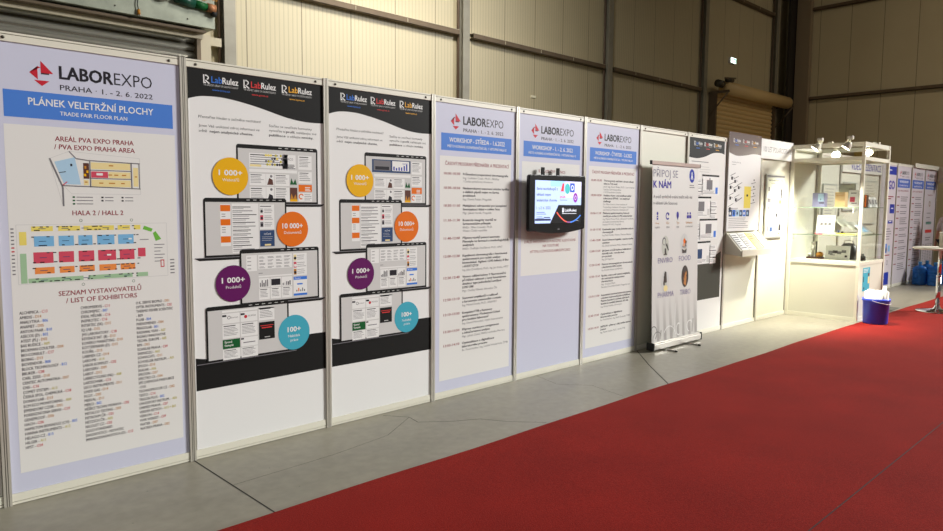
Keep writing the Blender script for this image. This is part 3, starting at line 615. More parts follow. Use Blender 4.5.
    for c_ in range(2):
        a = 0.212 + c_ * 0.125
        p.rect(a, 0.85, a + 0.118, 0.915, pw, L); p.rect(a, 0.895, a + 0.028, 0.907, ink, L + 1); (p.ring(a + 0.045, 0.888, 0.011, 0.003, ink, L + 1) if c_ == 0 else p.disc(a + 0.035, 0.883, 0.011, lred, L + 1)); p.text('BRECHBÜHLER' if c_ else 'Quantum', a + 0.052, 0.882, 0.01, grey, L + 1, 0.055)
        card(p, a, 0.752, a + 0.118, 0.843, L, 6)
        if c_ == 0: p.rect(a, 0.685, a + 0.118, 0.745, dgrn, L + 1); p.text('Speed', a + 0.012, 0.722, 0.014, pw, L + 2, 0.05, 0.02); p.text('Sample', a + 0.012, 0.70, 0.014, pw, L + 2, 0.06, 0.02)
        else: p.rect(a, 0.685, a + 0.118, 0.745, pw, L); p.rect(a, 0.732, a + 0.02, 0.742, ink, L + 1); p.rect(a + 0.015, 0.708, a + 0.10, 0.714, grey, L + 1)
        card(p, a, 0.612, a + 0.118, 0.68, L, 5)
    p.rect(0.212, 0.922, 0.58, 0.935, pw, L)
    card(p, 0.465, 0.845, 0.58, 0.93, L, 5); p.rect(0.465, 0.715, 0.58, 0.832, black, L + 1); p.rect(0.485, 0.79, 0.56, 0.797, rlogo, L + 2); p.rect(0.475, 0.806, 0.57, 0.810, rlogo, L + 2); p.rect(0.505, 0.727, 0.545, 0.732, lgrey, L + 2)
    p.build('laptop_picture', t)
    for (u, z, r, m, a, b, nm) in ((0.290, 1.798, 0.120, yel, '1 000+', 'Webinářů', 'yellow'), (0.728, 1.452, 0.120, ora, '10 000+', 'Dokumentů', 'orange'), (0.293, 1.108, 0.119, pur, '1 000+', 'Produktů', 'purple'), (0.728, 0.735, 0.122, teal, '100+', 'Nabídek|práce', 'turquoise')):
        p = Print(B); p.disc(u, z, r, m, 26); bo = p.build('round_badge', t); bo['label'] = nm + ' round badge reading ' + a
        p = Print(B); p.text(a, u, z + 0.006, 0.034, pw, 27, 0.155 if len(a) > 4 else 0.10, 0.025, 'c'); p.cut('badge_text', bo)
        for k, s in enumerate(b.split('|')): p.text(s, u, z - 0.032 - k * 0.03, 0.019, pw, 27, None, 0.004, 'c')
        p.build('badge_text', bo)
    return t
website_poster(1, 'left large black and white website poster, honeycomb picture on its top screen', 0)
website_poster(2, 'right large black and white website poster, dark blue picture on its top screen', 1)

# --- workshop posters
PROG1 = [('10:00-10:30', 1.876, ['Průmyslová preparativní chromatografie'], ['Ing. Ladislav Cvak, Ph.D., Blažky', '/ Česká společnost, Komárov']),
 ('10:30-10:50', 1.758, ['Nedestruktivní stanovení obsahu kyslíku', 'a dalších plynů nejen ve farma', 'produktech'], ['Ing. David Pekár, Pragolab']),
 ('10:50-11:10', 1.612, ['Multiplexní zobrazování pro kompletní', 'fenotypizaci tkání v celém řezu'], ['Mgr. Jakub Horák, Pragolab']),
 ('11:10-11:30', 1.490, ['Kontrola integrity vzorků ve', 'farmaceutickém průmyslu'], ['RNDr. Milan Litavský, Ph.D.', 'Waters Česká republika']),
 ('11:40-12:00', 1.340, ['Příprava vzorků pomocí automatu', 'Flexstyle ve farmacii a toxikologických', 'analýzách'], ['RNDr. Ondřejka Dvořáková, Ph.D., HPST']),
 ('12:00-12:20', 1.190, ['Kapalinová chromatografie s hmotnostní', 'spektrometrií pro rychlé analýzy', 'biomolekul. Agilent 1290 Infinity II Bio', 'a 6545XT QTOF'], ['Ing. Jitka Zrostlíková, Ph.D., Ing. Jan Straka, HPST']),
 ('12:20-12:40', 1.010, ['Vysoce odlišné kolony 3 Fluorescenční', 'při běžné citlivosti s nový fenoménem', 'detektor typu jednoduchý LumiSpot', 'LUMO 2000'], ['Mgr. Ondřej Vilímek, Shimadzu ČR']),
 ('12:50-13:10', 0.826, ['Stanovení amplikonů v radikově', 'a karcenovým onemocnění v roztoku'], ['Ing. Michal Douša, Ph.D., ANAMET']),
 ('13:10-13:30', 0.700, ['Kompaktní FTIR a Ramanovy', 'spektrometry: Představení řešení', 'pro kvalitní laboratoř'], ['Ing. David Matoušek, Optik Instruments']),
 ('13:30-13:50', 0.556, ['Příprava vzorku pro rentgenovou', 'a infračervenou analýzu'], ['Mgr. Jakub Zukal, Měřicí technika Morava']),
 ('13:50-14:10', 0.438, ['Optimalizace a digitalizace', 'laboratorního procesu'], ['Bc. Pavel Karbar, Ing. Ludvík Wiederholt, ČMB'])]
PROG2 = [('10:00-10:30', 1.876, ['Thermogravity and their closed railway', 'often as TGI week'], ['prof. Ing. Karel Slivka, Ph.D., Lino Institut', 'Vysoké, Chromatografické', '/ UCB Spotřební technika']),
 ('10:30-10:50', 1.724, ['Analýza of per- and polyfluoroalkyl', 'substances (PFAS) - an analytical', 'challenge'], ['Dr. Milos Auersz, New analyses of', 'Technology, Institute of Inorganic Chemistry', 'and Ochrana Materials, Chemistry ZV']),
 ('10:50-11:10', 1.540, ['Platforma spektrometrie přesnosti', 'vzorků pro on-line LC-MS metabolomics'], ['Ing. Martin Moos, Ph.D., Laboratoř vysokého', 'provádění metabolomiky Bihový', 'Institut PV VYS, Pragolab']),
 ('11:10-11:30', 1.372, ['Kontinuální cesty rychle především sektoru', 'chromatografů'], ['Ing. Petr Dvořák, Waters, Thermo Nicolet']),
 ('11:40-12:00', 1.262, ['Smart kolonová logistika a správa vzorku', 'optimizer'], ['Ing. Jakub Suchánek, Ph.D., Mettler-Toledo']),
 ('12:00-12:20', 1.150, ['Jak jsme si kvůli bažince kalibrátoru', 'stanovily vodu - metody doma', 'pro pacienty'], ['Ing. Jiří Nguyen']),
 ('12:20-12:40', 1.006, ['Moderní chromatografie pro farmaceutické', 'a biochemické HPLC kolony'], ['Ing. Zdeněk Hamák, ACHEM-Svik']),
 ('12:50-13:10', 0.886, ['Rychlé, a tak nově zelená analytická', 'the automatické subdeposition', 'charakterizace'], ['Mgr. Kryštof, Ph.D.', 'Shimadzu Deutschland GmbH, Prague Europe']),
 ('13:10-13:30', 0.680, ['Automatické kvantově jmenovité systému', 'rozložení makromolekulární přiblížení', 'Pharma Standard z pohledu klinických', 'Standards modelů tablettek 365 tisk'], ['Ing. Michal Staněk, Chromspec']),
 ('13:30-13:50', 0.478, ['Optimalizace a digitalizace', 'laboratorního procesu'], ['Bc. Pavel Karbar, Ing. Jakub Švoboda, ČMB']),
 ('13:50-14:10', 0.345, ['ASPEUM - přístroj z alky rychle stanoví', 'částice'], ['Ing. Martin Havlík, Ph.D., ANALYTIK'])]
def programme(t, B, prog, fine=True):
    p = Print(B); p.text('ČASOVÝ PROGRAM PŘEDNÁŠEK A PREZENTACÍ', 0.135, 1.950, 0.028, red, 3, 0.76, 0.012)
    p.build('heading', t)
    for tm, z, a, b in prog:
        p = Print(B); zz = z - 0.004; p.text(tm, 0.122, zz, 0.020, red, 3, 0.180, 0.02)
        for s in a: p.text(s, 0.336, zz, 0.0190, ink, 3, min(0.57, len(s) * 0.0145), 0.036); zz -= 0.0305
        for s in b: p.text(s, 0.336, zz, 0.0170, grey, 3, min(0.57, len(s) * 0.0132), 0.008); zz -= 0.0285
        p.build('programme_entry', t)
t, B = sheet('programme_poster', 'lavender Wednesday workshop programme poster left of the television', 3, 0.025, 0.061, 0.978, 2.452, lav, group='workshop programme posters')
expo_header(t, B); band(t, B, 'WORKSHOP - STŘEDA - 1.6.2022', 'MÍSTO KONÁNÍ: KONFERENČNÍ SÁL 1 VSTUPNÍ HALA II', 0.09, 0.928, 0.66, 0.70)
p = Print(B); p.rect(0.075, 0.152, 0.925, 2.024, paper, 1); p.build('inner_sheet', t); programme(t, B, PROG1)
t, B = sheet('television_poster', 'lavender workshop poster with short white sheet, partly hidden behind the television', 4, 0.025, 0.061, 0.978, 2.452, lav, group='workshop programme posters')
expo_header(t, B); band(t, B, 'WORKSHOP - 1. - 2. 6. 2022', 'MÍSTO KONÁNÍ: KONFERENČNÍ SÁL 1 VSTUPNÍ HALA II', 0.09, 0.928, 0.60, 0.70)
p = Print(B); p.rect(0.07, 0.97, 0.925, 2.024, paper, 1); p.build('inner_sheet', t)
p = Print(B); p.text('SLEDUJTE ŽIVÝ PŘENOS', 0.50, 1.93, 0.026, red, 3, 0.40, 0.01, 'c'); p.text('DALŠÍ INFORMACE A ROZPIS SLEDOVÁNÍ', 0.50, 1.272, 0.024, red, 3, 0.76, 0.008, 'c'); p.text('NA YOUTUBE', 0.50, 1.228, 0.024, red, 3, 0.24, 0.008, 'c'); p.text('HTTPS://CZWS.EU/LABREXPO2022', 0.50, 1.178, 0.024, red, 3, 0.60, 0.008, 'c'); p.build('red_text', t)
t, B = sheet('programme_poster', 'lavender Thursday workshop programme poster right of the television', 5, 0.025, 0.061, 0.978, 2.452, lav, group='workshop programme posters')
expo_header(t, B); band(t, B, 'WORKSHOP - ČTVRTEK - 2.6.2022', 'MÍSTO KONÁNÍ: KONFERENČNÍ SÁL 1 VSTUPNÍ HALA II', 0.09, 0.928, 0.66, 0.70)
p = Print(B); p.rect(0.075, 0.152, 0.925, 2.024, paper, 1); p.build('inner_sheet', t); programme(t, B, PROG2)

# --- television
t = thing('wall_television', 'black wall-mounted television showing a workshop slide on its lit screen', 'television', (4.045, -0.11, 0))
mb = MB(); 
top = [(0.005, 1.40), (0.005, 1.885), (0.02, 1.90), (0.82, 1.91), (0.835, 1.895), (0.835, 1.41), (0.82, 1.395)]
bot = [(0.82 - k * 0.08, 1.395 - 0.035 * math.sin(math.pi * k / 10)) for k in range(1, 10)]
mb.extr(top + bot + [(0.02, 1.385)], -0.005, 0.03, blackplastic); mb.build('bezel', t, fix=True, bevel=0.006)
mb = MB(); mb.extr([(0.16, 1.50), (0.16, 1.80), (0.68, 1.80), (0.68, 1.50)], 0.03, 0.092, blackplastic); mb.build('rear_housing', t, fix=True)
def emi(n, rgb, e=0.9): return mat('screen_' + n, rgb, 0.3, emit=e)
eb = emi('pale_blue', (176, 196, 240)); ew = emi('white', (236, 240, 250)); ek = emi('black', (6, 6, 9), 0.6); en = emi('navy', (34, 38, 78)); er = emi('red', (206, 60, 66)); et = emi('teal', (66, 172, 170)); eu = emi('blue', (40, 78, 176)); ep = emi('purple', (134, 46, 156)); eo = emi('arc_orange', (226, 92, 76)); ec = emi('arc_blue', (70, 130, 226)); em = emi('arc_violet', (140, 84, 140)); el = emi('lilac', (208, 204, 238))
mb = MB(); mb.box(0.085, 0.765, -0.0075, -0.005, 1.458, 1.852, eb); sc = mb.build('screen', t)
p = Print(-0.0075); p.rect(0.30, 1.80, 0.50, 1.852, emi('sky', (150, 196, 242)), 1); p.rect(0.52, 1.70, 0.765, 1.852, el, 1)
p.poly([(0.30, 1.458), (0.765, 1.458), (0.765, 1.628), (0.42, 1.628)], ek, 1)
p.text('Série workshopů z', 0.105, 1.765, 0.024, en, 2, 0.30, 0.01); p.text('oblasti nejen', 0.105, 1.712, 0.024, en, 2, 0.20, 0.01); p.text('analytické chemie', 0.105, 1.660, 0.024, en, 2, 0.29, 0.01)
p.text('1. a 2. 6. 2022', 0.105, 1.588, 0.026, en, 2, 0.20, 0.0); p.bars(0.105, 1.562, 0.24, 2, 0.016, 0.005, en, 2); p.bars(0.105, 1.520, 0.22, 2, 0.014, 0.004, en, 2)
p.rect(0.085, 1.482, 0.31, 1.50, en, 2); p.rect(0.21, 1.508, 0.30, 1.516, en, 2)
p.poly([(0.45, 1.755), (0.475, 1.832), (0.50, 1.832), (0.495, 1.755)], er, 2); p.disc(0.55, 1.782, 0.038, et, 3, 0.05); p.rect(0.59, 1.75, 0.66, 1.835, eu, 2); p.ring(0.625, 1.792, 0.02, 0.007, ew, 3, 1.3); p.disc(0.675, 1.698, 0.034, ep, 4, 0.046); p.ring(0.675, 1.698, 0.016, 0.005, el, 5, 1.3)
p.text('JAAR', 0.44, 1.695, 0.018, er, 3, 0.08, 0.02); p.rect(0.44, 1.672, 0.55, 1.676, en, 2)
p.rect(0.475, 1.558, 0.50, 1.60, ew, 3); p.ring(0.488, 1.585, 0.012, 0.004, ek, 4); p.text('LabRulez', 0.515, 1.566, 0.026, ew, 3, 0.18, 0.01); p.rect(0.475, 1.545, 0.695, 1.549, ew, 3); p.text('shimadzu', 0.69, 1.474, 0.006, ew, 3, 0.04)
arc = smooth([(0.395, 1.56), (0.45, 1.515), (0.53, 1.472), (0.62, 1.466), (0.70, 1.492), (0.76, 1.53)], 5)
for i in range(len(arc) - 1): p.line([arc[i], arc[i + 1]], 0.012, eo if i < 11 else (em if i < 14 else ec), 3)
p.build('slide_content', sc)
for u in (0.25, 0.47):
    mb = MB(); mb.box(u, u + 0.036, 0.055, 0.07, 1.78, 1.975, blackplastic); mb.box(u, u + 0.036, 0.07, 0.094, 1.80, 1.83, blackplastic); mb.build('mounting_hook', t)
p = Print(-0.0055); p.disc(0.43, 1.40, 0.017, grey, 1, 0.006); p.build('maker_mark', t)
# --- roll-up banner
bw = 1.02
t = thing('roll_up_banner', 'tall grey and white roll-up banner standing before the blank cream panel', 'banner', (6.085, -0.155, 0))
mb = MB()
mb.box(0.0, bw + 0.03, -0.045, 0.045, 0.018, 0.085, satin); mb.box(0.0, bw + 0.03, -0.03, 0.03, 0.085, 0.098, satin); bs = mb.build('base_cassette', t, bevel=0.01)
for u in (-0.012, bw + 0.03):
    mb = MB(); mb.box(u, u + 0.012, -0.048, 0.048, 0.012, 0.10, rubber); mb.build('end_cap', bs)
for u in (0.14, 0.66):
    mb = MB(); mb.tube([(u, 0.0, 0.014), (u + 0.05, -0.11, 0.012), (u + 0.06, -0.19, 0.010)], 0.009, satin, 8); mb.tube([(u + 0.06, -0.185, 0.010), (u + 0.06, -0.215, 0.010)], 0.0095, rubber, 8); mb.build('foot', t)
TZ = 2.10
def by(z): return -0.0 + 0.055 * (z - 0.09) / (TZ - 0.09)     # the sheet leans back a little
bg = bpy.data.materials.new('banner_photo_print'); bg.use_nodes = True
nt = bg.node_tree; N = nt.nodes; Lk = nt.links; b_ = N['Principled BSDF']; b_.inputs['Roughness'].default_value = 0.5
tc = N.new('ShaderNodeTexCoord'); sp = N.new('ShaderNodeSeparateXYZ'); Lk.new(tc.outputs['Object'], sp.inputs[0])
mr = N.new('ShaderNodeMapRange'); mr.inputs[1].default_value = 0.62; mr.inputs[2].default_value = 0.15; Lk.new(sp.outputs[2], mr.inputs[0])
wv = N.new('ShaderNodeTexWave'); wv.inputs['Scale'].default_value = 2.2; wv.inputs['Distortion'].default_value = 5; wv.inputs['Detail'].default_value = 2; wv.inputs['Detail Scale'].default_value = 0.8
mp = N.new('ShaderNodeMapping'); mp.inputs['Scale'].default_value = (1, 1, 0.35); mp.inputs['Rotation'].default_value = (0, 0.2, 0); Lk.new(tc.outputs['Object'], mp.inputs[0]); Lk.new(mp.outputs[0], wv.inputs['Vector'])
rp = N.new('ShaderNodeValToRGB'); rp.color_ramp.elements[0].color = (*lin((158, 154, 150)), 1); rp.color_ramp.elements[0].position = 0.1; rp.color_ramp.elements[1].color = (*lin((200, 198, 194)), 1); rp.color_ramp.elements[1].position = 0.6; Lk.new(wv.outputs['Fac'], rp.inputs[0])
mx = N.new('ShaderNodeMix'); mx.data_type = 'RGBA'; mx.inputs[6].default_value = (*lin((206, 204, 200)), 1); Lk.new(mr.outputs[0], mx.inputs[0]); Lk.new(rp.outputs[0], mx.inputs[7]); Lk.new(mx.outputs[2], b_.inputs['Base Color'])
mb = MB(); n = 12; vs = []
for k in range(n + 1):
    z = 0.09 + (TZ - 0.09) * k / n
    for u in (0.015, bw + 0.005): vs.append((u, by(z), z)); vs.append((u, by(z) + 0.002, z))
fs = []
for k in range(n):
    a = 4 * k; fs += [(a, a + 2, a + 6, a + 4), (a + 1, a + 5, a + 7, a + 3), (a, a + 4, a + 5, a + 1), (a + 2, a + 3, a + 7, a + 6)]
mb.add(vs, fs, bg); sh = mb.build('printed_sheet', t)
mb = MB(); mb.box(-0.01, bw + 0.03, by(TZ) - 0.012, by(TZ) + 0.012, TZ - 0.02, TZ + 0.02, mat('rail_rose_grey', (158, 138, 130), 0.4, 0.4)); tr = mb.build('top_rail', t)
mb = MB()
for u in (-0.016, bw + 0.03): mb.box(u, u + 0.008, by(TZ) - 0.014, by(TZ) + 0.014, TZ - 0.022, TZ + 0.022, rubber)
mb.build('rail_caps', tr)
mb = MB(); mb.tube([(0.52, 0.035, 0.1), (0.52, 0.062, TZ - 0.02)], 0.008, satin, 8); mb.build('support_pole', t)
class BPrint(Print):
    DU, DZ = 0.0, 0.0
    def add(s, vs, fs, m, smooth=False): super().add([(x + s.DU, y + by(z + s.DZ), z + s.DZ) for x, y, z in vs], fs, m, smooth)
def prr(nm, fn, par=sh): p = BPrint(-0.0005); fn(p); return p.build(nm, par)
dk = mat('print_title_grey', (128, 124, 140), 0.4)
prr('banner_title', lambda p: p.text('PŘIPOJ SE', 0.035, 1.946, 0.082, dk, 1, 0.52, 0.0))
prr('banner_title', lambda p: p.text('K NÁM', 0.035, 1.826, 0.076, vio, 1, 0.37, 0.03))
def f1(p):
    p.text('A pojď společně s námi tvořit svět vizí', 0.035, 1.712, 0.034, grey, 1, 0.85, 0.008); p.text('v oblasti Life Sciences', 0.035, 1.640, 0.034, grey, 1, 0.51, 0.008)
prr('banner_text', f1)
BPrint.DU, BPrint.DZ = -0.03, 0.11
def f2(p):
    p.disc(0.905, 1.868, 0.062, dblue, 1, 0.080); p.poly([(0.875, 1.83), (0.935, 1.83), (0.915, 1.87), (0.915, 1.91), (0.895, 1.91), (0.895, 1.87)], pw, 2); p.rect(0.885, 1.838, 0.925, 1.846, dblue, 3); p.bars(0.85, 1.762, 0.97, 2, 0.025, 0.01, grey, 1, 0.2)
prr('round_emblem', f2)
zc = 1.285
BPrint.DU, BPrint.DZ = -0.045, 0.225
def icon(u, fn, s_):
    def f(p):
        fn(p)
        for k, w_ in enumerate(s_.split('|')): p.text(w_, u, 1.195 - k * 0.045, 0.024, kbr if k == 0 else grey, 1, None, 0, 'c')
    prr('icon', f)
def i1(p): p.disc(0.165, zc + 0.03, 0.018, vio, 1); p.rect(0.15, zc - 0.04, 0.18, zc + 0.005, vio, 1); p.rect(0.158, zc - 0.02, 0.172, zc - 0.01, pw, 2)
def i2(p): p.ring(0.38, zc, 0.042, 0.016, vio, 1, a0=40, a1=320); p.disc(0.40, zc + 0.02, 0.015, vio, 1)
def i3(p): p.disc(0.60, zc + 0.01, 0.026, vio, 1, 0.04); p.poly([(0.58, zc - 0.01), (0.62, zc - 0.01), (0.60, zc - 0.05)], vio, 1)
def i4(p):
    for u in (0.83, 0.885): p.disc(u, zc + 0.028, 0.016, vio, 1); p.rect(u - 0.024, zc - 0.03, u + 0.024, zc + 0.006, vio, 1)
icon(0.165, i1, 'První|úspěch'); icon(0.385, i2, 'Růst|týmu'); icon(0.605, i3, 'Tým|míst'); icon(0.86, i4, 'Spolupráce|s institucemi')
BPrint.DU, BPrint.DZ = -0.035, 0.285
ph1 = mat('photo_pale_grey', (188, 190, 180), 0.4); ph2 = mat('photo_face', (206, 160, 134), 0.4); phd = mat('photo_charcoal', (58, 54, 50), 0.4); pho = mat('photo_amber', (184, 122, 62), 0.4)
def blobs(p, u, z, cols, n, seed):
    rg = random.Random(seed)
    for k in range(n):
        a = rg.uniform(0, 6.28); r = rg.uniform(0, 0.7)
        p.disc(u + 0.06 * r * math.cos(a), z + 0.10 * r * math.sin(a), rg.uniform(0.008, 0.022), rg.choice(cols), 2 + k % 3, rg.uniform(0.012, 0.03), 9)
def o1(p):
    p.disc(0.325, 0.885, 0.078, ph1, 1, 0.118); p.disc(0.30, 0.94, 0.04, grey, 2, 0.045); p.disc(0.30, 0.935, 0.028, ph1, 3, 0.034); p.poly([(0.33, 0.90), (0.36, 0.92), (0.40, 0.84), (0.385, 0.83)], phd, 2); p.poly([(0.28, 0.785), (0.37, 0.785), (0.35, 0.80), (0.34, 0.86), (0.31, 0.86), (0.31, 0.80)], phd, 3)
def o2(p):
    p.disc(0.745, 0.895, 0.088, lgrey, 1, 0.125); blobs(p, 0.745, 0.895, (brown, phd, grey, lgrey, ph1, pw), 34, 3); p.disc(0.745, 0.93, 0.026, ora, 5, 0.03); p.disc(0.735, 0.885, 0.03, ph2, 6, 0.02); p.poly([(0.70, 0.79), (0.79, 0.79), (0.80, 0.84), (0.745, 0.82), (0.69, 0.84)], phd, 5)
def o3(p):
    p.disc(0.325, 0.48, 0.08, lgrey, 1, 0.125); blobs(p, 0.325, 0.50, (phd, grey, ph1, pw), 22, 5); p.poly([(0.285, 0.47), (0.36, 0.47), (0.35, 0.59), (0.315, 0.60)], phd, 5); p.disc(0.335, 0.405, 0.045, mtan, 6, 0.035)
def o4(p):
    p.disc(0.765, 0.515, 0.08, phd, 1, 0.128); blobs(p, 0.765, 0.51, (brown, pho, phd), 26, 8); p.poly([(0.735, 0.43), (0.785, 0.40), (0.80, 0.50), (0.77, 0.57), (0.755, 0.52)], pho, 5)
for fo in (o1, o2, o3, o4): prr('oval_photo', fo)
BPrint.DU, BPrint.DZ = 0.0, 0.0
for fu, fz, fs_, fw in ((0.29, 0.981, 'ENVIRO', 0.31), (0.725, 0.985, 'FOOD', 0.27), (0.305, 0.592, 'PHARMA', 0.34), (0.738, 0.586, 'TRIBO', 0.24)): prr('field_name', lambda p: p.text(fs_, fu, fz, 0.06, bblue, 7, fw, -0.006, 'c'))
BPrint.DU = -0.03
def f6(p):
    p.ring(0.085, 0.20, 0.07, 0.007, ink, 1, 1.15, -60, 150); p.ring(0.16, 0.13, 0.09, 0.006, ink, 1, 0.9, 20, 200); p.ring(0.42, 0.11, 0.14, 0.008, pw, 1, 1.0, 10, 150); p.ring(0.88, 0.20, 0.07, 0.010, pw, 1, 1.0, 30, 260); p.ring(0.62, 0.19, 0.05, 0.008, pw, 1, 1.5, 60, 300)
    for u, h in ((0.20, 0.10), (0.46, 0.12), (0.70, 0.14), (0.92, 0.16)): p.poly([(u, 0.12), (u + 0.035, 0.12), (u + 0.055, 0.12 + h), (u + 0.025, 0.12 + h)], mat('print_vial_grey', (172, 169, 165), 0.4), 1)
    p.line([(0.56, 0.50), (0.52, 0.16)], 0.006, pw, 2)
prr('glassware_picture', f6)

# --- stacked web pages poster (bay right of the banner)
t, B = sheet('web_pages_poster', 'black headed poster of stacked web pages to the right of the roll-up banner', 7.02, 0.02, 0.061, 0.975, 2.452, paper)
def lab_header(p, z0, z1, u0, u1, wav, L=1, m=None):
    y = p.y(L); vs = []
    for a, b in wav: vs += [(a, y, b), (a, y, z1)]
    p.add(vs, [(2 * i, 2 * i + 1, 2 * i + 3, 2 * i + 2) for i in range(len(wav) - 1)], m or black)
p = Print(B); lab_header(p, 0, 2.45, 0.02, 0.93, smooth([(0.93, 2.285), (0.8, 2.298), (0.62, 2.285), (0.42, 2.232), (0.22, 2.205), (0.02, 2.215)])); hd = p.build('black_header', t)
p = Print(B)
for u, cm_ in ((0.15, blogo), (0.40, rlogo), (0.64, ylogo)): lab_logo(p, u, 2.365, 0.20, cm_, 3); p.rect(u + 0.05, 2.325, u + 0.14, 2.332, cm_, 3); p.cut('logo', hd)
p = Print(B); p.bars(0.10, 2.17, 0.55, 1, 0.04, 0.008, grey, 2); p.bars(0.30, 2.11, 0.62, 3, 0.03, 0.008, lgrey, 2); p.cut('intro_text', t); p.poly([(0.04, 0.445), (0.93, 0.445), (0.93, 1.04), (0.82, 1.01), (0.70, 0.96), (0.04, 0.96)], mat('print_charcoal', (66, 66, 58), 0.5), 1)
p.build('grey_block', t)
p = Print(B); L = 3
for (a, c, b, d, pic) in ((0.37, 1.76, 0.81, 2.015, 0), (0.10, 1.49, 0.62, 1.742, 1), (0.34, 1.21, 0.80, 1.465, 0), (0.06, 0.90, 0.64, 1.185, 2)):
    p.rect(a, c, b, d, pw, L); p.rect(a, d - 0.022, b, d, black, L + 1)
    for k in range(3):
        q0, q1 = (b - 0.02, b + 0.15) if pic else (a - 0.15, a + 0.02)
        p.rect(q0, d - 0.13 - k * 0.085, q1, d - 0.055 - k * 0.085, pw, L); p.rect(q0, d - 0.13 - k * 0.085, q1, d - 0.122 - k * 0.085, ink, L + 2); p.bars(q0 + 0.02, d - 0.07 - k * 0.085, q1 - 0.02, 2, 0.018, 0.005, grey, L + 2)
    u_ = (0.49, 0.30, 0.50, 0.28)[L // 4]
    p.rect(u_, c + 0.07, u_ + 0.15, c + 0.19, grey if pic != 2 else navy, L + 2); blobs(p, u_ + 0.075, c + 0.13, (lgrey, phd, grey) if pic != 2 else (lgrey, navy, grey), 10, L)
    p.bars(a + 0.03, c + 0.055, b - 0.08, 3, 0.016, 0.005, grey, L + 2); p.rect(b - 0.09, c + 0.02, b - 0.03, c + 0.10, blogo if pic == 0 else lgrey, L + 2); L += 4; p.cut('web_page_picture', t)

# --- lit bay: presentation poster, fascia header
t, B = sheet('presentation_poster', 'overexposed poster with black header painted glare-washed, diagrams and a yellow block above the leaflet shelf', 8.03, -0.01, 1.295, 0.93, 2.585, pw, -0.02, 0.012)
p = Print(B); lab_header(p, 0, 2.585, 0, 0.93, smooth([(0.93, 2.325), (0.7, 2.33), (0.45, 2.30), (0.2, 2.285), (-0.01, 2.32)]), 1, mat('print_glare_washed_black', (112, 100, 98), 0.3)); hd = p.build('glare_washed_header', t)  # black band, its colour lifted to brown grey to carry the glare
p = Print(B)
for u, cm_ in ((0.10, blogo), (0.37, rlogo), (0.63, ylogo)): lab_logo(p, u, 2.46, 0.20, cm_, 3); p.rect(u + 0.05, 2.42, u + 0.15, 2.428, cm_, 3); p.cut('logo', hd)
p = Print(B); p.text('PRŮVODCE', 0.08, 2.19, 0.014, grey, 2, 0.25); p.bars(0.08, 2.17, 0.2, 1, 0.02, 0.004, grey, 2)
for (a, z) in ((0.05, 2.02), (0.14, 1.98), (0.02, 1.90), (0.14, 1.86), (0.25, 1.90), (0.02, 1.76), (0.18, 1.74), (0.02, 1.62)):
    p.line([(a, z), (a + 0.14, z + 0.04)], 0.006, ink, 2); p.rect(a + 0.02, z - 0.05, a + 0.07, z - 0.01, ink, 2); p.text('aba', a + 0.08, z - 0.03, 0.018, ink, 2)
p.line([(0.22, 1.68), (0.40, 1.74)], 0.012, grey, 2)
for k in range(4): p.line([(0.66, 1.66 + 0.09 * k), (0.80, 1.68 + 0.09 * k)], 0.008, grey, 2); p.rect(0.73, 1.70 + 0.09 * k, 0.76, 1.72 + 0.09 * k, ink, 2)
p.bars(0.02, 1.60, 0.30, 3, 0.02, 0.006, grey, 2); p.bars(0.04, 1.47, 0.62, 6, 0.025, 0.006, grey, 2); p.build('diagram_print', t)
p = Print(B); p.rect(0.46, 1.60, 0.66, 1.89, mat('print_pale_yellow', (238, 220, 100), 0.4), 2); p.rect(0.53, 1.755, 0.58, 1.785, ink, 3); p.build('yellow_block', t)
p = Print(B)
for k in range(6): a = 0.04 + k * 0.10; p.rect(a, 1.49, a + 0.09, 1.575, (navy, blogo, lblue, navy, blogo, navy)[k], 2); p.disc(a + 0.04, 1.53, 0.022, (pw, navy, navy, lblue, pw, lblue)[k], 3); p.cut('blue_picture', t)
t, B = sheet('fascia_board', 'white fascia board lettered with one hundred years of polarography', 8.965, 0, 2.29, 1.075, 2.56, pw, -0.02, 0.012, 'sign')
p = Print(B); p.text('100 LET POLAROGRAFIE', 0.07, 2.385, 0.075, grey, 2, 0.95, -0.006); p.build('lettering', t)
t, B = sheet('framed_notice_board', 'grey framed notice board hanging on the glaring white corner panel', 9.03, 0.17, 1.17, 0.79, 2.08, mat('frame_pale_alu', (200, 202, 196), 0.3, 0.6), -0.006, 0.016, 'notice board', partname='frame')
p = Print(B); p.rect(0.20, 1.20, 0.76, 2.03, mat('print_pale_green', (222, 226, 206), 0.4), 1); p.rect(0.18, 2.045, 0.78, 2.065, grey, 1); p.build('board_face', t)
p = Print(B); p.text('ELEKTROANALYTICKÁ CHEMIE', 0.24, 1.985, 0.02, ink, 2, 0.48, 0.02); p.text('V PRAZE A OKOLÍ', 0.32, 1.945, 0.018, ink, 2, 0.3, 0.01); p.cut('heading', t)
for (a, c, b, d, m) in ((0.24, 1.84, 0.28, 1.90, grey), (0.66, 1.74, 0.71, 1.88, ink), (0.22, 1.68, 0.34, 1.74, grey), (0.24, 1.58, 0.31, 1.63, grey), (0.63, 1.58, 0.72, 1.65, grey), (0.40, 1.46, 0.50, 1.55, grey), (0.52, 1.47, 0.58, 1.53, ink), (0.22, 1.27, 0.30, 1.35, grey), (0.32, 1.26, 0.42, 1.33, navy), (0.48, 1.31, 0.56, 1.38, grey), (0.62, 1.27, 0.71, 1.37, ink), (0.60, 1.66, 0.70, 1.72, oliv), (0.62, 1.215, 0.68, 1.25, oliv), (0.22, 1.21, 0.28, 1.25, grey)): p.rect(a, c, b, d, m, 2); p.cut('pinned_picture', t)
p.bars(0.38, 1.90, 0.60, 14, 0.028, 0.005, lgrey, 2); p.build('notice_text', t)

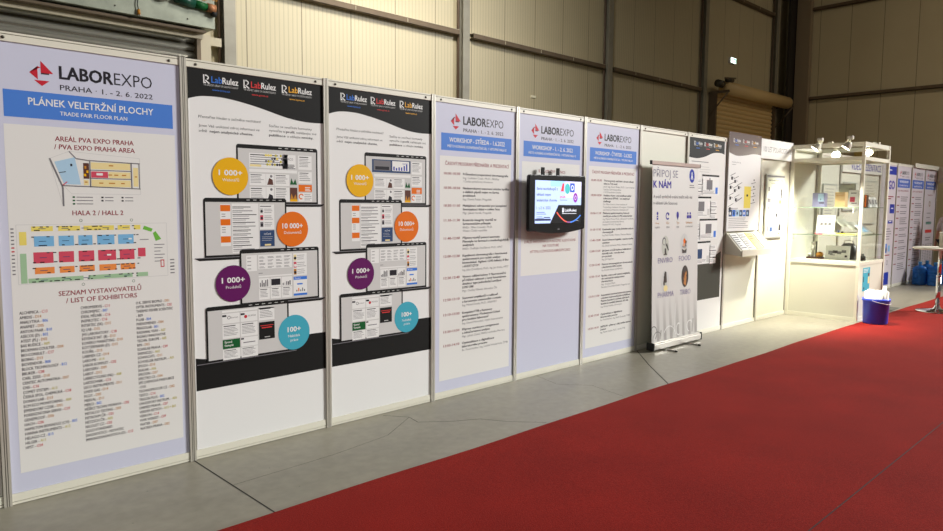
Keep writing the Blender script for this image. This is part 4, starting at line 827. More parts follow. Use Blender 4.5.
# --- literature shelf
sh_m = mat('shelf_cream_metal', (212, 208, 190), 0.4)
t = thing('leaflet_shelf', 'cream sloping leaflet shelf fixed to the brightly lit partition', 'shelf', (8.03, -0.018, 0))
def slab_pts(u0, u1, a, b, th):  # a,b = (y,z) back and front
    (y0, z0), (y1, z1) = a, b
    return [(u0, y0, z0), (u1, y0, z0), (u1, y1, z1), (u0, y1, z1), (u0, y0, z0 - th), (u1, y0, z0 - th), (u1, y1, z1 - th), (u0, y1, z1 - th)]
BF = [(0, 1, 2, 3), (7, 6, 5, 4), (0, 4, 5, 1), (1, 5, 6, 2), (2, 6, 7, 3), (3, 7, 4, 0)]
mb = MB(); mb.add(slab_pts(0.02, 1.0, (0, 1.275), (-0.22, 1.035), 0.012), BF, sh_m); mb.build('sloping_plate', t, fix=True)
mb = MB(); mb.box(0.01, 1.01, -0.235, -0.221, 0.975, 1.06, sh_m); mb.build('front_lip', t, bevel=0.003)
for u in (0.005, 0.985):
    mb = MB(); vs = [(u, 0, 1.29), (u, 0, 1.0), (u, -0.22, 0.98), (u, -0.22, 1.04)]; vs += [(a + 0.012, b, c) for a, b, c in vs]
    mb.add(vs, [(0, 1, 2, 3), (7, 6, 5, 4), (0, 4, 5, 1), (1, 5, 6, 2), (2, 6, 7, 3), (3, 7, 4, 0)], sh_m); mb.build('side_bracket', t, fix=True)
sl = Vector((0, -0.22, -0.24)).normalized(); nrm = Vector((0, -0.24, 0.22)).normalized()
def leaflet(u0, u1, m, label, marks):
    t = thing('leaflet', label, 'leaflet', (8.03, -0.018, 0), group='leaflets on the sloping shelf')
    def P(u, s, h): v = Vector((0, 0, 1.277)) + sl * s + nrm * h; return (u, v.y, v.z)
    mb = MB(); mb.add([P(u0, 0.02, 0.008), P(u1, 0.02, 0.008), P(u1, 0.30, 0.008), P(u0, 0.30, 0.008), P(u0, 0.02, 0.001), P(u1, 0.02, 0.001), P(u1, 0.30, 0.001), P(u0, 0.30, 0.001)], BF, m); mb.build('cover', t, fix=True)
    mb = MB()
    for k in range(marks):
        s = 0.05 + k * 0.035; a = u0 + 0.02; b = a + (u1 - u0 - 0.05) * random.uniform(0.4, 1)
        mb.add([P(a, s, 0.009), P(b, s, 0.009), P(b, s + 0.012, 0.009), P(a, s + 0.012, 0.009)], [(0, 1, 2, 3)], random.choice((ink, grey, grey)))
    mb.build('print', t)
leaflet(0.06, 0.26, pw, 'white leaflet at the left end of the sloping shelf', 7)
leaflet(0.28, 0.48, paper, 'printed white leaflet second from the left on the sloping shelf', 7)
leaflet(0.50, 0.70, mat('leaflet_yellow', (236, 214, 120), 0.4), 'yellow leaflet on the sloping shelf', 5)
leaflet(0.74, 0.94, lgrey, 'pale grey leaflet at the right end of the sloping shelf', 4)

# ------------------------------------------------------------------ glass showcase
t = thing('glass_showcase', 'tall white framed glass showcase with solid white base in the corner of the stand', 'showcase', (10.05, 0, 0))
W, D = 1.08, 1.0; fr = mat('showcase_white_frame', (226, 224, 206), 0.35)
clear = glass('showcase_glass', (0.965, 0.975, 0.965), 0.45); shelfglass = glass('shelf_glass', (0.95, 0.97, 0.95), 0.5)
for (x, y) in ((0, -0.04), (0, -D), (W, -D), (W, -0.04)):
    mb = MB(); mb.box(x - 0.02, x + 0.02, y - 0.02, y + 0.02, 0, 2.53, fr); mb.build('corner_post', t)
for z0, z1 in ((2.47, 2.53), (2.28, 2.33), (0.80, 0.845), (0.0, 0.06)):
    mb = MB()
    mb.box(-0.015, 0.015, -D + 0.02, -0.06, z0, z1, fr); mb.box(W - 0.015, W + 0.015, -D + 0.02, -0.06, z0, z1, fr)
    mb.box(0.02, W - 0.02, -D - 0.015, -D + 0.015, z0, z1, fr); mb.box(0.02, W - 0.02, -0.055, -0.025, z0, z1, fr); mb.build('frame_rail', t)
mb = MB(); mb.box(0.02, W - 0.02, -D + 0.02, -0.06, 2.30, 2.308, mat('showcase_top_frosted', (236, 232, 214), 0.5)); mb.build('top_sheet', t)
mb = MB(); mb.box(-0.006, 0.006, -D + 0.02, -0.06, 0.06, 0.80, infill_cream); mb.box(0.02, W - 0.02, -D - 0.006, -D + 0.006, 0.06, 0.80, infill_cream); mb.box(W - 0.006, W + 0.006, -D + 0.02, -0.06, 0.06, 0.80, infill_cream); mb.build('base_panels', t)
mb = MB(); mb.box(0.02, W - 0.02, -D + 0.02, -0.06, 0.825, 0.84, fr); mb.build('base_top', t)
for nm, bx in (('left_glass', (-0.003, 0.003, -D + 0.02, -0.06)), ('front_glass', (0.02, W - 0.02, -D - 0.003, -D + 0.003)), ('right_glass', (W - 0.003, W + 0.003, -D + 0.02, -0.06))):
    mb = MB(); mb.box(*bx, 0.845, 2.28, clear); mb.build(nm, t)
edge = mat('glass_edge_green', (120, 142, 118), 0.2)
for z in (1.615, 1.215):
    mb = MB(); mb.box(0.02, W - 0.02, -D + 0.03, -0.07, z - 0.004, z + 0.004, shelfglass); mb.box(0.012, 0.02, -D + 0.03, -0.07, z - 0.005, z + 0.005, edge); mb.box(W - 0.02, W - 0.012, -D + 0.03, -0.07, z - 0.005, z + 0.005, edge); mb.box(0.02, W - 0.02, -D + 0.02, -D + 0.03, z - 0.005, z + 0.005, edge)
    so = mb.build('glass_shelf', t)
    for y in (-0.1, -0.9):
        q_ = MB(); q_.extr([(0.006, z - 0.005), (0.006, z - 0.075), (0.03, z - 0.06), (0.10, z - 0.005)], y, y + 0.01, fr); q_.build('bracket', so, fix=True)

def arm_lamp(x, y, z, tx, ty, tz, label, arm_from):
    t = thing('arm_spotlight', label, 'lamp', (x, y, z), group='arm spotlights of the showcase')
    d = (Vector((tx, ty, tz)) - Vector((x, y, z))).normalized()
    mb = MB(); mb.tube([-d * 0.05, -d * 0.02, d * 0.04, d * 0.05], [0.02, 0.045, 0.06, 0.062], fr, 16, cap=False); mb.build('reflector', t)
    mb = MB(); mb.tube([d * 0.025, d * 0.040], 0.045, mat('lamp_lens_glow', (255, 250, 232), emit=30), 14); mb.build('lens', t)
    a = Vector(arm_from) - Vector((x, y, z))
    mb = MB(); mb.tube([-d * 0.04, -d * 0.04 + Vector((0, 0, 0.05)), a * 0.6 + Vector((0, 0, 0.06)), a], 0.009, fr, 8); mb.build('arm', t)
    mb = MB(); b0 = -d * 0.05 + Vector((0, 0, 0.06)); mb.obox(b0, (0.03, 0, 0), (0, 0.035, 0), (0, 0, 0.022), fr); mb.build('transformer_box', t, bevel=0.008)
    mb = MB(); mb.obox(a + Vector((0, 0, 0.012)), (0.022, 0, 0), (0, 0.03, 0), (0, 0, 0.012), fr); mb.build('clamp', t)
arm_lamp(9.76, -0.48, 2.47, 9.5, -0.05, 1.9, 'white arm spotlight leaning out left over the showcase corner panel', (10.05, -0.40, 2.53))
arm_lamp(9.76, -0.88, 2.47, 9.5, -0.4, 1.7, 'white arm spotlight leaning out near the front post of the showcase', (10.05, -0.78, 2.53))
arm_lamp(10.42, -0.50, 2.42, 9.9, -0.75, 1.9, 'lit arm spotlight hanging inside the showcase top, left of the front post', (10.05, -0.55, 2.53))
arm_lamp(10.42, -0.93, 2.43, 9.9, -1.2, 1.9, 'lit arm spotlight hanging just right of the showcase front post', (10.60, -1.0, 2.53))

def block(name, x0, x1, y0, y1, z0, z1, m, label, cat, marks=None, face='x', tilt=0):
    t = thing(name, label, cat, ((x0 + x1) / 2, (y0 + y1) / 2, z0)); hx, hy, h = (x1 - x0) / 2, (y1 - y0) / 2, z1 - z0
    mb = MB(); mb.box(-hx, hx, -hy, hy, 0, h, m); mb.build('body', t, bevel=0.002)
    mb = MB()
    for (a, c, b, d, mm) in (marks or []):
        mb.add([(-hx - 0.001, hy - a * 2 * hy, c * h), (-hx - 0.001, hy - b * 2 * hy, c * h), (-hx - 0.001, hy - b * 2 * hy, d * h), (-hx - 0.001, hy - a * 2 * hy, d * h)], [(0, 1, 2, 3)], mm)
    if marks: mb.build('print', t)
    if tilt: t.rotation_euler = (0, math.radians(tilt), 0)
    return t
lil = mat('box_lilac', (138, 138, 176), 0.5)
block('carton', 10.42, 10.52, -0.38, -0.20, 1.62, 1.83, lil, 'lilac blue carton standing at the left of the top showcase shelf', 'box', [(0.45, 0.4, 0.9, 0.95, lblue), (0.55, 0.25, 0.95, 0.33, ink), (0.6, 0.5, 0.7, 0.6, ink)])
block('tan_box', 10.42, 10.54, -0.66, -0.52, 1.62, 1.84, mat('box_tan', (214, 182, 128), 0.5), 'tan wooden box on the top showcase shelf next to a white leaflet', 'box', [(0.1, 0.75, 0.9, 0.78, kbr)])
block('display_card', 10.42, 10.43, -0.85, -0.70, 1.622, 1.87, pw, 'white leaflet leaning beside the tan box on the top showcase shelf', 'card', [(0.2, 0.8, 0.7, 0.85, ink), (0.15, 0.3, 0.6, 0.6, mred), (0.3, 0.2, 0.8, 0.26, grey)], tilt=6)
block('book', 10.36, 10.46, -0.965, -0.88, 1.62, 1.80, brown, 'small brown book with orange edge behind the showcase front post', 'book', [(0.1, 0.1, 0.7, 0.9, mat('book_rust', (120, 62, 40), 0.5)), (0.75, 0.02, 1.0, 0.98, ora)])
cardm = [(0.2, 0.85, 0.8, 0.88, grey), (0.2, 0.78, 0.7, 0.80, grey), (0.2, 0.45, 0.35, 0.6, grey), (0.42, 0.45, 0.57, 0.6, grey), (0.64, 0.45, 0.8, 0.6, grey)]
block('display_card', 10.45, 10.46, -0.52, -0.26, 1.222, 1.50, pw, 'tall white card with three small pictures standing on the middle showcase shelf', 'card', cardm, tilt=8)
t = block('picture_card', 10.42, 10.432, -0.76, -0.42, 0.842, 1.05, pw, 'white landscape card with drawn machinery standing on the showcase base', 'card', [(0.12, 0.35, 0.3, 0.62, grey), (0.3, 0.45, 0.5, 0.66, ink), (0.5, 0.4, 0.66, 0.6, grey), (0.66, 0.5, 0.85, 0.7, grey), (0.8, 0.2, 0.9, 0.34, ink), (0.2, 0.3, 0.4, 0.36, grey)], tilt=8)
block('framed_certificate', 10.98, 11.0, -0.62, -0.38, 1.63, 1.98, mat('certificate_grey', (160, 164, 150), 0.5), 'grey framed certificate standing at the back of the top showcase shelf', 'frame', [(0.08, 0.06, 0.92, 0.94, mat('certificate_sheet', (176, 180, 160), 0.5)), (0.45, 0.4, 0.6, 0.5, ink), (0.6, 0.7, 0.8, 0.8, grey)])
# row of leaflets on the top shelf, right half; racks of leaflets on the middle shelf
lf = [lblue, pw, lgrey, pw, lblue]
for k in range(4):
    x = 10.50 + k * 0.13
    t = thing('showcase_leaflet', ['first', 'second', 'third', 'last'][k] + ' of the small printed cards in a row on the top showcase shelf', 'leaflet', (x, -0.93, 1.62), group='cards on the top showcase shelf')
    mb = MB(); mb.obox((0, 0, 0.075), (0.055, 0, 0), (0, 0.002, 0.0), (0, 0.02, 0.075), lf[k]); mb.build('sheet', t)
    mb = MB(); mb.obox((0, -0.003, 0.08), (0.035, 0, 0), (0, 0.0005, 0), (0, 0.010, 0.035), grey); mb.build('print', t)
t = thing('leaflet_rack', 'clear stepped rack on the middle showcase shelf holding tilted leaflets', 'rack', (10.67, -0.72, 1.222))
mb = MB()
for k in range(3): mb.add([(a, b, c) for a in (-0.16, 0.30) for b, c in ((-0.18 + k * 0.15, 0.01 + k * 0.05), (-0.05 + k * 0.15, 0.13 + k * 0.05))], [(0, 1, 3, 2)], mat('rack_pale', (206, 206, 192), 0.3))
mb.box(-0.16, -0.155, -0.2, 0.25, 0, 0.02, fr); mb.box(0.295, 0.30, -0.2, 0.25, 0, 0.02, fr); mb.box(-0.16, 0.30, 0.24, 0.25, 0, 0.26, fr); mb.build('rack_frame', t)
for k in range(5):
    x = 10.52 + k * 0.085
    mb = MB(); mb.obox((x, -0.83, 1.31), (0.035, 0, 0), (0, 0.0015, -0.001), (0, 0.055, 0.05), [pw, lblue, mblue, lblue, lgrey][k])
    tag(mb.build('showcase_leaflet'), ['leftmost white', 'second, pale blue', 'middle blue', 'fourth, pale blue', 'rightmost grey'][k] + ' leaflet lying tilted in the showcase rack', 'leaflet', 'leaflets in the showcase rack')
t = thing('pamphlet_stack', 'short stack of yellow and red edged pamphlets flat on the middle showcase shelf', 'pamphlets', (10.30, -0.5, 1.22))
mb = MB(); mb.box(-0.1, 0.1, -0.38, 0.05, 0, 0.01, mtan); mb.box(-0.1, 0.1, 0.05, 0.16, 0, 0.014, mred); mb.box(-0.09, 0.1, -0.36, -0.14, 0.01, 0.018, yel); mb.build('sheets', t)
bk = mat('dark_instrument_metal', (52, 48, 46), 0.35, 0.5)
t = thing('small_instrument', 'tiny dark instrument on the middle showcase shelf right of the white card', 'instrument', (10.40, -0.62, 1.222))
mb = MB(); mb.box(-0.03, 0.03, -0.06, 0.05, 0, 0.02, bk); mb.build('base', t); mb = MB(); mb.tube([(0, 0.02, 0.02), (0, 0.02, 0.06)], 0.014, navy, 10); mb.tube([(0, -0.03, 0.02), (0, -0.03, 0.045)], 0.018, bk, 10); mb.build('knobs', t)
t = thing('polarograph', 'antique brass and black laboratory instrument standing on the showcase base', 'instrument', (10.45, -0.26, 0.842))
mb = MB(); mb.box(-0.06, 0.06, -0.12, 0.10, 0, 0.025, brown); mb.build('wooden_base', t)
mb = MB(); mb.tube([(0, 0.03, 0.02), (0, 0.03, 0.24)], 0.018, satin, 12); mb.tube([(0, 0.03, 0.12), (0, 0.03, 0.17)], 0.03, satin, 12); mb.tube([(0, 0.03, 0.21), (0, 0.03, 0.25)], 0.026, satin, 12); mb.build('metal_column', t)
mb = MB(); mb.tube([(0, -0.02, 0.02), (0, -0.02, 0.26)], 0.012, bk, 8); mb.tube([(-0.02, -0.07, 0.06), (0.04, -0.07, 0.06)], 0.045, kbr, 16); mb.build('brass_drum', t)
mb = MB(); mb.tube([(0, 0.08, 0.02), (0, 0.08, 0.08)], 0.02, satin, 10); mb.tube([(0.02, -0.1, 0.03), (0.02, -0.1, 0.07)], 0.016, bk, 8); mb.build('terminals', t)
t = thing('desk_bell_housing', 'round black instrument with carrying handle behind the landscape card in the showcase', 'instrument', (10.68, -0.66, 0.842))
mb = MB(); mb.lathe([(0.0, 0), (0.12, 0), (0.125, 0.10), (0.11, 0.19), (0.07, 0.235), (0.0, 0.245)], bk); mb.build('housing', t)
mb = MB(); mb.tube([(0, -0.07, 0.22), (0, -0.06, 0.27), (0, 0, 0.285), (0, 0.06, 0.27), (0, 0.07, 0.22)], 0.009, satin, 8); mb.build('handle', t)
t = thing('weight', 'small black cylindrical weight at the right end of the showcase base', 'weight', (10.55, -0.90, 0.842)); mb = MB(); mb.lathe([(0, 0), (0.04, 0), (0.04, 0.06), (0.02, 0.075), (0.02, 0.1), (0, 0.1)], bk, n=16); mb.build('cylinder', t)
# leaflet stuck on the showcase base side
t = thing('stuck_leaflet', 'light blue leaflet stuck on the showcase base above the blue bucket', 'leaflet', (10.05, -D - 0.0065, 0))
mb = MB(); mb.box(0.20, 0.50, -0.002, 0, 0.42, 0.755, teal); mb.build('sheet', t)
p = Print(-0.002); p.bars(0.22, 0.735, 0.48, 3, 0.02, 0.008, pw, 1); p.rect(0.22, 0.55, 0.25, 0.63, ink, 1); p.rect(0.42, 0.52, 0.49, 0.62, mtan, 1); p.rect(0.42, 0.63, 0.48, 0.67, brown, 1); p.disc(0.26, 0.46, 0.02, ink, 1); p.build('print', t)

# blue lettering fascia and frames behind the showcase
t, B = sheet('fascia_board', 'white fascia board with big blue lettering seen through the top of the showcase', 12.15, 0, 2.22, 2.06, 2.45, infill_m, -0.015, 0.012, 'sign')
p = Print(B); p.text('VIDEOPREZENTACE', 0.40, 2.275, 0.12, vio, 1, 1.62, 0.02); p.build('lettering', t)
for (x, u0, z0, u1, z1, m, lab) in ((12.13, 0.15, 1.55, 0.85, 2.05, 'frame', 'first pale framed notice on the back panels seen through the showcase'), (13.17, 0.12, 1.3, 0.8, 2.1, 'frame', 'second pale framed notice seen through the outer side glass of the showcase'), (11.1, 0.25, 1.35, 0.85, 2.0, 'frame', 'grey notice frame on the panel right behind the showcase')):
    t, B = sheet('framed_notice', lab, x, u0, z0, u1, z1, mat('frame_pale_alu', (200, 202, 196)), -0.006, 0.012, 'frame', 'framed notices behind the showcase', 'frame')
    p = Print(B); p.rect(u0 + 0.025, z0 + 0.025, u1 - 0.025, z1 - 0.025, mat('notice_sheet', (206, 204, 186), 0.5), 1); p.bars(u0 + 0.08, z1 - 0.08, u1 - 0.1, 9, 0.05, 0.008, grey, 2); p.build('notice_sheet', t)

# ------------------------------------------------------------------ far posters
far_lav = mat('print_far_lilac', (206, 200, 206), 0.4)
t, B = sheet('advertising_poster', 'narrow white advertising poster with royal blue squares beside the showcase', 14.22, 0.12, 0.061, 1.03, 2.452, far_lav)
p = Print(B)
for k_, (a, c, b, d) in enumerate(((0.5, 2.26, 1.01, 2.42), (0.70, 1.50, 1.0, 1.68), (0.62, 1.30, 0.92, 1.36), (0.35, 0.08, 0.85, 0.33))): p.rect(a, c, b, d, dblue, 1); p.rect(a + 0.08, (c + d) / 2, a + 0.22, (c + d) / 2 + 0.02, pw, 2); p.cut('blue_square', t)
p = Print(B); p.text('GO', 0.55, 1.98, 0.16, vio, 1, 0.38, 0.04); p.rect(0.5, 1.82, 0.9, 1.84, red, 1); p.rect(0.5, 1.78, 0.75, 1.80, red, 1); p.bars(0.5, 1.2, 0.9, 5, 0.05, 0.015, grey, 1); p.rect(0.45, 0.72, 0.66, 0.90, blogo, 1); p.disc(0.62, 0.78, 0.05, navy, 2); p.rect(0.72, 0.74, 0.85, 0.86, mblue, 1); p.rect(0.45, 0.66, 0.85, 0.68, red, 1); p.rect(0.48, 0.45, 0.56, 0.60, ink, 1); p.ring(0.72, 0.52, 0.05, 0.015, grey, 1); p.build('print', t)
for k, (x, lab) in enumerate(((15.27, 'first of the three small far programme posters, nearest the showcase'), (16.3, 'middle one of the three small far programme posters'), (17.3, 'last of the three small far programme posters, with short list and coloured logos'))):
    t, B = sheet('programme_poster', lab, x, 0.03, 0.061, 0.97, 2.452, far_lav, group='far programme posters')
    expo_header(t, B); p = Print(B); p.rect(0.08, 2.02, 0.93, 2.20, mat('print_far_blue', (72, 104, 186)), 1); p.text('WORKSHOP', 0.5, 2.12, 0.045, pw, 3, 0.6, 0.02, 'c'); p.text('KONFERENČNÍ SÁL', 0.5, 2.05, 0.03, pw, 3, 0.6, 0.01, 'c'); p.build('blue_band', t)
    p = Print(B)
    if k < 2:
        p.text('ČASOVÝ PROGRAM PŘEDNÁŠEK', 0.13, 1.94, 0.03, red, 2, 0.72, 0.01)
        z = 1.84
        while z > 0.35:
            p.rect(0.10, z - 0.02, 0.26, z, red, 2); n_ = random.choice((2, 3, 4)); p.bars(0.34, z, 0.88, n_, 0.04, 0.016, grey, 2); z -= 0.04 * n_ + 0.05
    else:
        p.text('PRODEJNÍ MÍSTA', 0.5, 1.88, 0.03, red, 2, 0.4, 0.01, 'c'); p.rect(0.38, 1.62, 0.62, 1.78, lgrey, 2); p.ring(0.5, 1.70, 0.06, 0.02, red, 3); p.bars(0.3, 1.5, 0.7, 3, 0.1, 0.015, grey, 2)
        p.rect(0.28, 1.24, 0.72, 1.30, mat('print_sage', (110, 150, 140)), 2); p.rect(0.25, 1.05, 0.78, 1.12, rlogo, 2); p.bars(0.3, 0.95, 0.75, 2, 0.05, 0.02, grey, 2)
        for c_ in range(4): p.bars(0.12 + c_ * 0.2, 0.8, 0.28 + c_ * 0.2, 14, 0.035, 0.012, grey, 2)
    p.build('programme_text', t)
t, B = sheet('header_board', 'cream header board across the top end of the far partition row', 16.3, 0.08, 2.46, 2.02, 2.55, infill_cream, -0.02, 0.02, 'board', partname='board')
mb = MB(); mb.box(1.98, 2.06, -0.30, -0.02, 2.18, 2.55, infill_cream); mb.build('end_board', t)

# ------------------------------------------------------------------ carpet
cm_ = bpy.data.materials.new('red_needle_felt'); cm_.use_nodes = True; nt = cm_.node_tree; N = nt.nodes; Lk = nt.links; b_ = N['Principled BSDF']
tc = N.new('ShaderNodeTexCoord'); n1 = N.new('ShaderNodeTexNoise'); n1.inputs['Scale'].default_value = 130; n1.inputs['Detail'].default_value = 3; n2 = N.new('ShaderNodeTexNoise'); n2.inputs['Scale'].default_value = 1.6; n2.inputs['Detail'].default_value = 5
Lk.new(tc.outputs['Object'], n1.inputs[0]); Lk.new(tc.outputs['Object'], n2.inputs[0])
mi = N.new('ShaderNodeMix'); mi.data_type = 'FLOAT'; mi.inputs[0].default_value = 0.3; Lk.new(n1.outputs['Fac'], mi.inputs[2]); Lk.new(n2.outputs['Fac'], mi.inputs[3])
rp = N.new('ShaderNodeValToRGB'); rp.color_ramp.elements[0].position = 0.3; rp.color_ramp.elements[0].color = (*lin((104, 16, 13)), 1); rp.color_ramp.elements[1].position = 0.7; rp.color_ramp.elements[1].color = (*lin((146, 30, 22)), 1)
Lk.new(mi.outputs[0], rp.inputs[0]); Lk.new(rp.outputs[0], b_.inputs['Base Color']); b_.inputs['Roughness'].default_value = 0.95; b_.inputs['Specular IOR Level'].default_value = 0.06
b_.inputs['Sheen Weight'].default_value = 0.06; b_.inputs['Sheen Tint'].default_value = (1, 0.45, 0.4, 1)
bp = N.new('ShaderNodeBump'); bp.inputs['Strength'].default_value = 0.5; bp.inputs['Distance'].default_value = 0.004; Lk.new(n1.outputs['Fac'], bp.inputs['Height']); Lk.new(bp.outputs[0], b_.inputs['Normal'])
def carpet(y0, y1, label):
    mb = MB(); nx, ny = 150, 24; vs = []; x0, x1 = -7.5, 28.0
    for i in range(nx + 1):
        for j in range(ny + 1):
            x = x0 + (x1 - x0) * i / nx; y = y0 + (y1 - y0) * j / ny
            wob = 0.012 * math.sin(x * 1.7) + 0.008 * math.sin(x * 4.1 + 1)
            z = 0.005 + 0.0025 * max(0, math.sin(x * 2.1 + 0.8 * y)) * (1 if 0 < j < ny else 0)
            if j == ny and y1 > -2: y = -1.05 + wob * 0.6 - 0.012 * max(0, x - 10)
            if j in (0, ny): z = 0.004
            vs.append((x, y, z))
    fs = [(i * (ny + 1) + j, (i + 1) * (ny + 1) + j, (i + 1) * (ny + 1) + j + 1, i * (ny + 1) + j + 1) for i in range(nx) for j in range(ny)]
    mb.add(vs, fs, cm_, True)
    for j in (0, ny):
        o = [vs[i * (ny + 1) + j] for i in range(nx + 1)]; mb.add(o + [(a, b, 0.0005) for a, b, c in o], [(i, i + 1, nx + 2 + i, nx + 1 + i) for i in range(nx)], cm_)
    if y1 < -2: mb.box(x0, x1, y1 - 0.001, y1 + 0.006, 0.001, 0.0052, mat('seam_dark_red', (58, 12, 12), 0.9))
    o = mb.build('carpet_strip'); tag(o, label, 'carpet', 'red carpet strips')
carpet(-3.072, -1.05, 'red carpet strip lying next to the bare concrete along the poster wall')
carpet(-5.08, -3.078, 'red carpet strip beyond the dark seam, in the lower right foreground')
mb = MB(); mb.box(11.3, 12.1, -1.02, -0.86, 0.0005, 0.006, mat('floor_strip_grey', (82, 84, 76), 0.7)); tag(mb.build('floor_strip'), 'small dark grey strip on the floor behind the blue bucket', 'strip')

# ------------------------------------------------------------------ bucket of paper tubes
t = thing('blue_bucket', 'royal blue plastic bucket filled with white paper rolls beside the showcase', 'bucket', (10.12, -1.235, 0.008))
bm_ = mat('bucket_blue_plastic', (52, 80, 224), 0.3)
mb = MB(); mb.lathe([(0, 0.0), (0.150, 0.0), (0.156, 0.01), (0.166, 0.31), (0.176, 0.312), (0.178, 0.350), (0.170, 0.352), (0.162, 0.34), (0.150, 0.02), (0, 0.02)], bm_, n=40); mb.build('shell', t)
mb = MB(); mb.tube([(-0.176, 0, 0.33)] + [(-0.182 * math.cos(a), -0.182 * math.sin(a) * 0.98 - 0.004, 0.33 - 0.05 * math.sin(a)) for a in [k * math.pi / 12 for k in range(1, 12)]] + [(0.176, 0, 0.33)], 0.004, pw, 6); mb.build('carrying_handle', t)
tm = mat('tube_white_card', (226, 224, 216), 0.5)
k = 0
dirs = ['far', 'near', 'left', 'right']
for ring_, (rr_, cnt) in enumerate(((0.128, 14), (0.075, 8), (0.0, 1))):
    for j in range(cnt):
        a = 2 * math.pi * j / cnt + 0.2; h = 0.46 + random.uniform(-0.012, 0.012); tall = (ring_ == 0 and j == 9)
        if tall: h = 0.54
        mb = MB(); x_, y_ = 10.12 + rr_ * math.cos(a), -1.235 + rr_ * math.sin(a); r_ = 0.023
        mb.lathe([(r_ * 0.55, 0.0), (r_, 0.0), (r_, h - 0.03), (r_ * 0.6, h - 0.03), (r_ * 0.55, 0.0)], tm, (x_, y_, 0.03), 14)
        lb = 'tallest white paper roll, sticking up above the others in the blue bucket' if tall else 'white paper roll standing upright among the rolls in the blue bucket'
        o = tag(mb.build('paper_roll'), lb, 'paper roll', 'paper rolls in the blue bucket')

# ------------------------------------------------------------------ bistro table with display box
t = thing('bistro_table', 'white topped bar table with chrome pole and round foot on the red carpet', 'table', (12.1, -1.53, 0.007))
mb = MB(); mb.lathe([(0, 0.0), (0.29, 0.0), (0.29, 0.008), (0.20, 0.02), (0.06, 0.045), (0.035, 0.09), (0, 0.09)], steel, n=40); mb.build('foot_plate', t)
mb = MB(); mb.tube([(0, 0, 0.06), (0, 0, 0.55)], 0.034, steel, 20); mb.tube([(0, 0, 0.55), (0, 0, 0.97)], 0.027, steel, 20); mb.tube([(0, 0, 0.54), (0, 0, 0.565)], 0.038, steel, 20); mb.build('pole', t)
mb = MB(); mb.lathe([(0, 0.97), (0.36, 0.97), (0.375, 0.978), (0.375, 0.992), (0.36, 1.0), (0, 1.0)], mat('table_top_white', (216, 212, 200), 0.35), n=48); mb.build('table_top', t)
t = thing('display_box', 'pale grey upright box standing on the bar table at the right edge', 'box', (12.15, -1.60, 1.008), math.radians(-35))
mb = MB(); mb.box(-0.11, 0.2, -0.04, 0.04, 0, 0.23, mat('display_box_grey', (168, 162, 150), 0.5)); mb.build('body', t, bevel=0.004)
mb = MB(); mb.box(-0.115, 0.205, -0.045, 0.045, 0.23, 0.238, pw); mb.build('lid', t)

# ------------------------------------------------------------------ water bottles
wb = bpy.data.materials.new('bottle_blue_water'); wb.use_nodes = True; b_ = wb.node_tree.nodes['Principled BSDF']
b_.inputs['Base Color'].default_value = (*lin((52, 118, 200)), 1); b_.inputs['Roughness'].default_value = 0.12; b_.inputs['Transmission Weight'].default_value = 0.2; b_.inputs['IOR'].default_value = 1.25
capm = mat('bottle_cap_blue', (70, 150, 206), 0.35)
def bottle(x, y, label):
    t = thing('water_bottle', label, 'bottle', (x, y, 0), group='large water cooler bottles by the far posters')
    mb = MB(); prof = [(0, 0.0), (0.12, 0.0), (0.135, 0.015)]
    for k in range(5): z = 0.03 + k * 0.058; prof += [(0.135, z), (0.135, z + 0.04), (0.128, z + 0.049)]
    prof += [(0.133, 0.325), (0.12, 0.36), (0.07, 0.395), (0.03, 0.41), (0.028, 0.43), (0, 0.43)]
    mb.lathe(prof, wb, n=28); mb.build('body', t)
    mb = MB(); mb.lathe([(0, 0.425), (0.034, 0.425), (0.034, 0.48), (0.03, 0.485), (0, 0.485)], capm, n=16); mb.build('cap', t)
nm = ['leftmost blue water bottle, touching the far programme poster', 'blue water bottle in front, just left of the bar table pole', 'blue water bottle behind the gap between the two front ones', 'blue water bottle at the back, behind the bar table pole']
for (x, y), n_ in zip([(16.35, -0.24), (16.35, -0.52), (16.85, -0.25), (16.85, -0.53)], nm): bottle(x, y, n_)

# ------------------------------------------------------------------ person by the far posters
def skinned(name, joints, edges, mat_, parent, root=0, sub=2):
    me = bpy.data.meshes.new(name); me.from_pydata([j[:3] for j in joints], edges, []); me.materials.append(mat_)
    o = bpy.data.objects.new(name, me); C.objects.link(o); o.parent = parent
    sk = o.modifiers.new('skin', 'SKIN'); sk.use_smooth_shade = True
    if not me.skin_vertices: pass
    for i, v in enumerate(me.skin_vertices[0].data if me.skin_vertices else []):
        r = joints[i][3]; v.radius = (r, joints[i][4] if len(joints[i]) > 4 else r); v.use_root = (i == root)
    ss = o.modifiers.new('sub', 'SUBSURF'); ss.levels = sub; ss.render_levels = sub
    return o
t = thing('person', 'person with dark hair and white top standing at the far right end of the posters', 'person', (17.35, -0.49, 0), math.radians(-115))
skin_m = mat('skin', (196, 146, 118), 0.5); shirt = mat('shirt_white', (206, 196, 190), 0.8); hair = mat('hair_dark_brown', (30, 22, 18), 0.6); trou = mat('trousers_dark', (40, 42, 52), 0.8)
